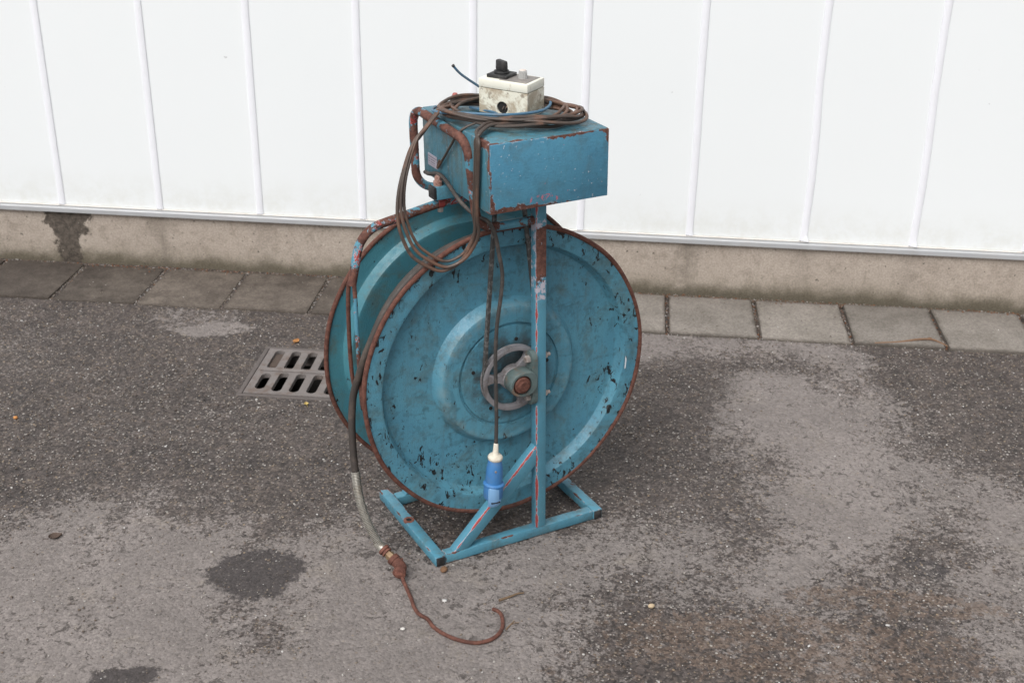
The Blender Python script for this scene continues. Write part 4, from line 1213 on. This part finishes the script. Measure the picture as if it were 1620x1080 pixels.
# ribbed potentiometer knob
kn = []
vs = []; fs = []; n = 60
for hh, rr, rib in ((0, .0092, 1), (.0125, .0084, 1), (.0148, .0081, .6), (.0160, .0070, 0), (.0160, .0001, 0)):
    for k in range(n):
        a = 2 * math.pi * k / n
        r2 = rr * (1 - .2 * rib * (1 if (k % 5) in (0, 1) else 0))
        vs.append((r2 * math.cos(a), r2 * math.sin(a), HH + .0008 + hh))
for i in range(4):
    for k in range(n):
        l = (k + 1) % n
        fs.append((i * n + k, i * n + l, i * n + n + l, i * n + n + k))
fs.append(tuple(range(n)))
pk = MB().add([C((p[0] + .0235, p[1] + .004, p[2])) for p in vs], fs)
M_PK = mat_plain('grey_knob', (.42, .42, .41), .45, 0, .15, 60, .1)
pot = ctl.part('adjusting_knob', pk, M_PK, angle=25)
ctl.part('knob_cap', MB().lathe([(.0001, .0172), (.0062, .0172), (.0068, .0164), (.0068, .0150)], (.0235, .004, HH + .0008), 'z', 24).map(C), mat_plain('cream_cap', (.62, .55, .50), .5, 0, .1), parent=pot)

# ================================================================== CABLE COIL
coilT = Thing('cable_coil', (.235, .075, BZ1), 'coiled brown-black control cable draped over the motor box, one loop hanging down', 'cable')
CR = .0034
def loop_pts(cx, cy, ax, ay, rot, z, seed, wob=.008, n=22):
    r_ = random.Random(seed); ph = [r_.uniform(0, 6.28) for _ in range(4)]
    out = []
    for k in range(n):
        a = 2 * math.pi * k / n
        w = 1 + .06 * math.sin(2 * a + ph[0]) + .05 * math.sin(3 * a + ph[1])
        x, y = ax * w * math.cos(a), ay * w * math.sin(a)
        zz = z + .5 * wob * (1 + math.sin(2 * a + ph[2])) + .25 * wob * (1 + math.sin(5 * a + ph[3]))
        out.append((cx + x * math.cos(rot) - y * math.sin(rot), cy + x * math.sin(rot) + y * math.cos(rot), max(zz, BZ1 + CR)))
    return out
# the long axis of the coil lies across the picture: from box back-left to front-right
LR = rad(-33)
specs = [(.235, .078, .128, .083, 0, .966), (.232, .074, .138, .088, 4, .970), (.240, .070, .132, .094, -4, .974), (.228, .082, .122, .080, 6, .977),
         (.238, .068, .142, .092, -2, .976), (.222, .078, .118, .092, 8, .978), (.246, .060, .128, .088, -7, .979), (.232, .072, .134, .084, 2, .980)]
for i, (cx, cy, ax, ay, rt, z) in enumerate(specs):
    coilT.part('cable_loop', MB().tube(spline(loop_pts(cx, cy, ax, ay, LR + rad(rt), z, 40 + i), 5, closed=True), CR, 8, closed=True), M_CABLE)
# hanging loops
hang = [(.140, .150, .978), (.105, .125, .981), (.0861, .108, .9745), (.0478, .0928, .9458), (.0234, .0856, .9257), (.0005, .0784, .8799), (-.0142, .0713, .8392), (-.0210, .0641, .797),
        (-.0179, .0569, .7633), (-.0054, .0497, .7263), (.0136, .0400, .7053), (.0509, .0290, .6850), (.0830, .0180, .6979), (.1013, .0080, .7244), (.1110, -.0060, .7647), (.1095, -.0150, .8020),
        (.1080, -.0220, .8500), (.1075, -.0280, .8950), (.1075, -.0320, .9350), (.1085, -.0310, .9580), (.1160, -.0200, .9695), (.1330, -.0040, .9720), (.160, .008, .976), (.205, -.004, .977), (.265, -.028, .976), (.315, -.020, .975), (.345, .015, .973), (.335, .07, .972), (.28, .13, .970)]
def shift(pts, f):
    return [(p[0] + f(i, p)[0], p[1] + f(i, p)[1], p[2] + f(i, p)[2]) for i, p in enumerate(pts)]
def bulge(i, n, a): return math.sin(math.pi * i / (n - 1)) * a
nh = len(hang)
coilT.part('hanging_cable', MB().tube(spline(hang, 6), CR * 1.08, 8), M_CABLE)
coilT.part('hanging_cable', MB().tube(spline(shift(hang, lambda i, p: ((bulge(i, 16, .004) + .003, .004 - .001 * i, bulge(i, 16, .012) + .001) if i < 15 else (-.0010, -.0078 if p[2] < .96 else .006, .003))), 6), CR * 1.0, 8), M_CABLE)
coilT.part('hanging_cable', MB().tube(spline(shift(hang, lambda i, p: ((bulge(i, 16, .012) + .007 * (1 - i / 15), -.003 + .0006 * i, bulge(i, 16, .021) + .002) if i < 15 else (-.0005, .0076 if p[2] < .96 else -.007, .002))), 6), CR * .9, 8), M_CABLE)
# loose end with a small hook beside the box
hk = [(.300, .110, .972), (.345, .05, .975), (.33, -.01, .978), (.28, -.025, .980), (.235, -.015, .980), (.190, .012, .982), (.155, .030, .978), (.128, .040, .970), (.1085, .050, .955), (.1085, .083, .922), (.1090, .115, .890), (.1090, .145, .860), (.1090, .1500, .856), (.1090, .1490, .860), (.1092, .141, .874)]
coilT.part('loose_end', MB().tube(spline(hk, 6), CR * .75, 8), M_CABLE)
# blue lead lying round the switch box and its free end sticking up
bl = [(.150, .185, .972), (.112, .160, .978), (.092, .113, .983), (.143, .063, .986), (.201, .025, .986), (.263, .021, .985), (.303, .042, .984), (.331, .080, .984), (.325, .12, .982), (.29, .16, .982)]
coilT.part('blue_lead', MB().tube(spline(bl, 7), .0030, 8), M_CABLE_B)
fe = [(.270, .165, .978), (.250, .190, .985), (.2312, .200, .9985), (.1999, .200, 1.0210), (.186, .200, 1.0330), (.1750, .200, 1.0460)]
fo = coilT.part('blue_lead', MB().tube(spline(fe, 7), .0027, 8), M_CABLE_B)
coilT.part('bare_tip', MB().tube([Vector(fe[-1]) + Vector((.0012, 0, -.0012)), Vector(fe[-1]) + Vector((-.0012, 0, .0016))], .0033, 8), M_BLACK, parent=fo)
bl2 = [(.132, .165, .969), (.150, .120, .970), (.200, .075, .969), (.215, .10, .970), (.19, .16, .969)]
coilT.part('blue_lead', MB().tube(spline(bl2, 7), .0027, 8), M_CABLE_B)

# ================================================================== POWER PLUG on its lead
plug = Thing('power_plug', (.1380, -.0200, .1300), 'blue connector with white collar hanging on a dark lead before the reel', 'plug')
ld = [(.1090, .2120, .8290), (.1065, .1850, .8330), (.1085, .1560, .8420), (.1090, .1280, .8430), (.1085, .0950, .8330), (.1090, .0600, .8180), (.1180, .0330, .8020), (.1290, .0080, .7930), (.1420, -.0040, .7850), (.1560, -.0060, .7560), (.1620, -.0080, .7200), (.1690, -.0100, .6700), (.1640, -.0110, .6200), (.1540, -.0120, .5600),
      (.1490, -.0130, .4960), (.1475, -.0150, .4200), (.1468, -.0170, .3500), (.1433, -.0195, .2820)]
plug.part('lead', MB().tube(spline(ld, 7), .0042, 10), M_RUBBER)
ax0 = Vector((.1433, -.0200, .2880)); ax1 = Vector((.1300, -.0230, .1320))
AX = (ax1 - ax0).normalized(); LEN = (ax1 - ax0).length
sx = Vector((1, 0, 0)); sx = (sx - AX * sx.dot(AX)).normalized(); sy = AX.cross(sx)
def pt(h, x, y): return ax0 + AX * h + sx * x + sy * y
def body(prof, n=28):
    vs = []; fs = []
    for h, r_ in prof:
        for k in range(n):
            a = 2 * math.pi * k / n
            vs.append(pt(h, r_ * math.cos(a), r_ * math.sin(a)))
    for i in range(len(prof) - 1):
        for k in range(n):
            l = (k + 1) % n
            fs.append((i * n + k, i * n + l, i * n + n + l, i * n + n + k))
    fs += [tuple(range(n)), tuple((len(prof) - 1) * n + k for k in range(n))]
    return MB().add(vs, fs)
M_WHITEP = mat_plain('off_white_plastic', (.66, .62, .53), .5, 0, .08, 40, .1, dirt=(.40, .33, .24), dirt_amt=.4, dsc=40)
M_PBLUE = mat_plain('plug_blue', (.042, .165, .39), .5, 0, .15, 30, .1, dirt=(.10, .17, .28), dirt_amt=.45, dsc=40)
M_PBLUE_L = mat_plain('pale_plug_blue', (.17, .33, .55), .5, 0, .08, 30, .1)
plug.part('cable_gland', body([(0, .0042), (.001, .0050), (.020, .0062), (.026, .0080), (.0285, .0140), (.0320, .0162), (.0365, .0160), (.0400, .0140), (.0410, .0120)]), M_WHITEP)
bd = plug.part('body', body([(.0400, .0140), (.0440, .0150), (.0600, .0178), (.0800, .0188), (.0930, .0186), (.0935, .0205), (.0965, .0232), (.0990, .0230), (.1005, .0214), (.1280, .0212), (.1330, .0190), (.1345, .0160)]), M_PBLUE)
plug.part('screw', MB().lathe([(.0001, 0), (.0024, 0), (.0026, .002)], tuple(pt(.0600, -.0060, 0) + Vector((0, -.0178, 0))), 'y', 10), M_ZINC, parent=bd)
# hinged flap with a slot
vs = []; fs = []
fp = [(.0990, .0125, .0200), (.1040, .0150, .0218), (.1290, .0150, .0222), (.1400, .0140, .0215), (.1455, .0128, .0185), (.1470, .0125, .0140)]
# local side facing the viewer is -y: find sign
sg = -1 if sy.y > 0 else 1
for h, w, o_ in fp:
    for xx in (-1, -.34, .34, 1):
        bend = o_ - (.0045 if abs(xx) == 1 else 0)
        vs.append(pt(h, xx * w - .0042, sg * bend))
    for xx in (1, -1):
        vs.append(pt(h, xx * w - .0042, sg * (o_ - .009)))
for i in range(len(fp) - 1):
    for k in range(6):
        l = (k + 1) % 6
        fs.append((i * 6 + k, i * 6 + l, i * 6 + 6 + l, i * 6 + 6 + k))
fs += [tuple(range(6)), tuple(len(vs) - 6 + k for k in range(6))]
flp = plug.part('flap', MB().add(vs, fs), M_PBLUE_L)
sl = MB()
vs = []
for h in (.1325, .1350):
    for xx in (-.0105, .0105):
        for o_ in (.0225, .019):
            vs.append(pt(h, xx - .0042, sg * o_))
sl.add(vs, [(0, 2, 3, 1), (4, 5, 7, 6), (0, 1, 5, 4), (2, 6, 7, 3), (0, 4, 6, 2), (1, 3, 7, 5)])
plug.part('slot', sl, M_DARK, smooth=False, parent=flp)

# ================================================================== LITTER
M_GRAVEL = NT('gravel_material')
gi = M_GRAVEL.n('ShaderNodeNewGeometry').outputs['Random Per Island']
cr = M_GRAVEL.n('ShaderNodeValToRGB'); M_GRAVEL.link(gi, cr.inputs[0])
els = cr.color_ramp.elements
els[0].position = 0; els[0].color = (.07, .052, .045, 1)
els[1].position = 1; els[1].color = (.52, .51, .50, 1)
for p, c in ((.35, (.13, .098, .075, 1)), (.65, (.21, .175, .14, 1)), (.87, (.33, .305, .28, 1))):
    e = els.new(p); e.color = c
M_GRAVEL = M_GRAVEL.done(cr.outputs[0], .8)

def stones(name, P, S, mat, seed):
    bm = bmesh.new(); bmesh.ops.create_icosphere(bm, subdivisions=1, radius=1)
    bm.verts.index_update()
    v0 = np.array([v.co[:] for v in bm.verts]); f0 = np.array([[v.index for v in f.verts] for f in bm.faces]); bm.free()
    g = np.random.default_rng(seed); n = len(P); nv = len(v0)
    V = np.repeat(v0[None], n, 0) * (1 + g.uniform(-.28, .28, (n, nv, 1)))
    V = V * np.stack([g.uniform(.7, 1.35, n), g.uniform(.7, 1.2, n), g.uniform(.45, .8, n)], 1)[:, None, :]
    a = g.uniform(0, 6.28, n); c, s_ = np.cos(a)[:, None], np.sin(a)[:, None]
    X = V[:, :, 0] * c - V[:, :, 1] * s_; Y = V[:, :, 0] * s_ + V[:, :, 1] * c
    V = np.stack([X, Y, V[:, :, 2]], -1) * S[:, None, None] + P[:, None, :]
    F = (f0[None] + (np.arange(n) * nv)[:, None, None]).reshape(-1, 3)
    me = bpy.data.meshes.new(name)
    me.vertices.add(n * nv); me.vertices.foreach_set('co', V.ravel())
    me.loops.add(F.size); me.loops.foreach_set('vertex_index', F.ravel().astype(np.int32))
    me.polygons.add(len(F)); me.polygons.foreach_set('loop_start', np.arange(0, F.size, 3, dtype=np.int32))
    me.update(calc_edges=True); me.materials.append(mat)
    o = bpy.data.objects.new(name, me); COL.objects.link(o)
    o.location = WLOC; o.rotation_euler = (0, 0, WA)
    return o
# fine grit over the yard, denser on the damp tarmac, in the slab joints and along the wall
N = 42000
px = rng.uniform(-2.25, 1.7, N); py = rng.uniform(-2.2, -.33, N)
dens = (.06 + .9 * damp_shade_at(px, py) ** 1.5) * (.35 + 1.3 * fbm(px + 50, py + 70, 3, 77, 3) ** 1.5)
keep = rng.random(N) < np.clip(dens, 0, 1)
keep &= ~((px > GX0 - .01) & (px < GX1 + .01) & (py > GY0 - .01) & (py < GY1 + .01))
px, py = px[keep], py[keep]
sz = .0010 + .0020 * rng.random(len(px)) ** 2.2 + (rng.random(len(px)) > .985) * .0018
P1 = np.stack([px, py, np.full(len(px), .0012)], 1)
n2 = 3600
jx = rng.choice(np.array(joints), n2) + rng.normal(0, .0045, n2); jy = rng.uniform(-.32, -.015, n2)
P2 = np.stack([jx, jy, np.where(jx > -.3, -.0055, .0005)], 1); s2 = .0011 + .0017 * rng.random(n2) ** 2
n3 = 4200
P3 = np.stack([rng.uniform(-2.3, 1.8, n3), -.010 - np.abs(rng.normal(0, .010, n3)), rng.uniform(-.006, .003, n3)], 1); s3 = .0012 + .0020 * rng.random(n3) ** 2
n4 = 1500
P4 = np.stack([rng.uniform(-2.3, 1.8, n4), PAVE_D - .006 + rng.normal(0, .006, n4), np.full(n4, -.001)], 1); s4 = .0010 + .0016 * rng.random(n4) ** 2
n5 = 700
P5 = np.stack([rng.uniform(-2.3, 1.8, n5), rng.uniform(-.31, -.02, n5), np.full(n5, .0046)], 1); s5 = .0008 + .0014 * rng.random(n5) ** 2
PP = np.concatenate([P1, P2, P3, P4, P5]); SS = np.concatenate([sz, s2, s3, s4, s5])
gro = stones('gravel', PP, SS, M_GRAVEL, 5)
gro['kind'] = 'stuff'; gro['label'] = 'fine pale grit scattered over asphalt and slab joints'
# brown leaf crumbs along the wall foot
n6 = 1500
P6 = np.stack([rng.uniform(-2.3, 1.8, n6), -.014 - np.abs(rng.normal(0, .014, n6)), rng.uniform(-.004, .005, n6)], 1)
jx = rng.choice(np.array(joints), 700) + rng.normal(0, .004, 700)
P6 = np.concatenate([P6, np.stack([jx, rng.uniform(-.32, -.015, 700), np.full(700, -.003)], 1)])
M_LEAF = mat_plain('brown_leaf_crumbs', (.16, .075, .04), .9, 0, .5, 60, .3)
lo = stones('leaf_litter', P6, .0014 + .0024 * rng.random(len(P6)) ** 2, M_LEAF, 6)
lo['kind'] = 'stuff'; lo['label'] = 'brown leaf crumbs lying along the foot of the wall'

def pebble(loc, size, col, label, seed, flat=.7):
    bm = bmesh.new(); bmesh.ops.create_icosphere(bm, subdivisions=2, radius=1)
    r_ = random.Random(seed); k = [(Vector((r_.uniform(-1, 1), r_.uniform(-1, 1), r_.uniform(-1, 1))).normalized(), r_.uniform(-.25, .2)) for _ in range(7)]
    for v in bm.verts:
        f = 1 + sum(a * max(0, v.co.dot(d)) ** 3 for d, a in k)
        v.co = Vector((v.co.x * 1.25, v.co.y, v.co.z * flat)) * f * size
    zmin = min(v.co.z for v in bm.verts)
    for v in bm.verts: v.co.z -= zmin
    mb = MB().bm(bm)
    finish('pebble', mb.v, mb.f, mat_plain('pebble_stone', col, .85, 0, .3, 90, .4), None, True, 50, loc=(*loc, -.0005), rotz=r_.uniform(0, 3),
           props={'label': label, 'category': 'pebble'})
pebble((-.141, 2.296), .0085, (.16, .085, .045), 'brown stone lying before the black capped corner of the stand', 1)
pebble((.302, 2.181), .0068, (.46, .36, .24), 'pale yellow pebble alone on the dark stained asphalt', 2)
pebble((-1.306, 2.941), .0058, (.45, .20, .06), 'orange pebble on the damp asphalt far from the drain', 3)
pebble((-.213, 2.094), .0042, (.55, .53, .50), 'small white pebble inside the sweep of the rusty wire', 6)

def leaf(loc, size, rz, col, label):
    # curled leaf: cupped blade with thickness and a stalk
    vs = []; fs = []; n = 9; m = 5
    for s in (0, 1):
        for i in range(n):
            t = i / (n - 1); w = math.sin(math.pi * t ** .8) * .5 + .02
            for j in range(m):
                q = (j / (m - 1) - .5) * 2
                vs.append((size * (t - .5), size * w * q * .75, size * (.18 * q * q + .25 * (t - .5) ** 2) - s * .0004 + .0008))
    for s in (0, 1):
        for i in range(n - 1):
            for j in range(m - 1):
                a = s * n * m + i * m + j
                fs.append((a, a + 1, a + m + 1, a + m))
    b = n * m
    rim_ = [i * m for i in range(n)] + [(n - 1) * m + j for j in range(1, m)] + [i * m + m - 1 for i in range(n - 2, -1, -1)] + [j for j in range(m - 2, 0, -1)]
    for k in range(len(rim_)):
        a, c = rim_[k], rim_[(k + 1) % len(rim_)]
        fs.append((a, c, c + b, a + b))
    mb = MB().add(vs, fs)
    mb.tube([(-size * .5, 0, .0012), (-size * .75, size * .06, .0008), (-size * .95, size * .05, .0006)], .0005, 5)
    finish('fallen_leaf', mb.v, mb.f, mat_plain('dry_leaf', col, .8, 0, .3, 80, .3), None, True, 60, loc=(*loc, .0004), rotz=rz, props={'label': label, 'category': 'leaf'})
leaf((-.644, 3.433), .026, 1.2, (.36, .17, .055), 'orange dry leaf lying behind the drain grate')
leaf((-1.022, 2.399), .030, .4, (.075, .05, .038), 'dark brown curled leaf on pale asphalt away from the oil stain')
leaf((-.555, 3.045), .016, 2.0, (.40, .30, .10), 'yellow leaf scrap at the front edge of the drain grate')
def twig(pts, r, col, label):
    P = [Vector(p) for p in pts]; c = P[0].copy(); c.z = 0
    mb = MB(); sp_ = spline([p - c for p in P], 6)
    mb.tube(sp_, [r * (1 - .5 * k / len(sp_)) for k in range(len(sp_))], 7)
    q = sp_[len(sp_) // 2]
    mb.tube([q, q + Vector((.010, .006, .001)), q + Vector((.018, .007, .0005))], r * .5, 5)
    finish('twig', mb.v, mb.f, mat_plain('twig_bark', col, .85, 0, .3, 80, .4), None, True, 60, loc=c, props={'label': label, 'category': 'twig'})
twig([(1.095, 3.482, .0035), (1.17, 3.492, .005), (1.235, 3.506, .009), (1.275, 3.504, .010), (1.300, 3.484, .006), (1.312, 3.470, .004)], .0042, (.17, .095, .055), 'brown woody root at the edge of the dry paving slabs')
twig([(-.018, 2.192, .0035), (.004, 2.204, .004), (.020, 2.214, .0045), (.034, 2.219, .0035)], .0030, (.15, .10, .06), 'thick straw stalk beyond the tip of the rusty wire')
twig([(-.002, 2.098, .002), (.006, 2.112, .0025), (.014, 2.126, .002)], .0016, (.19, .125, .075), 'thin short straw beside the bend of the rusty wire')

# tidy helper properties
for o in bpy.data.objects:
    if '_off' in o: del o['_off']
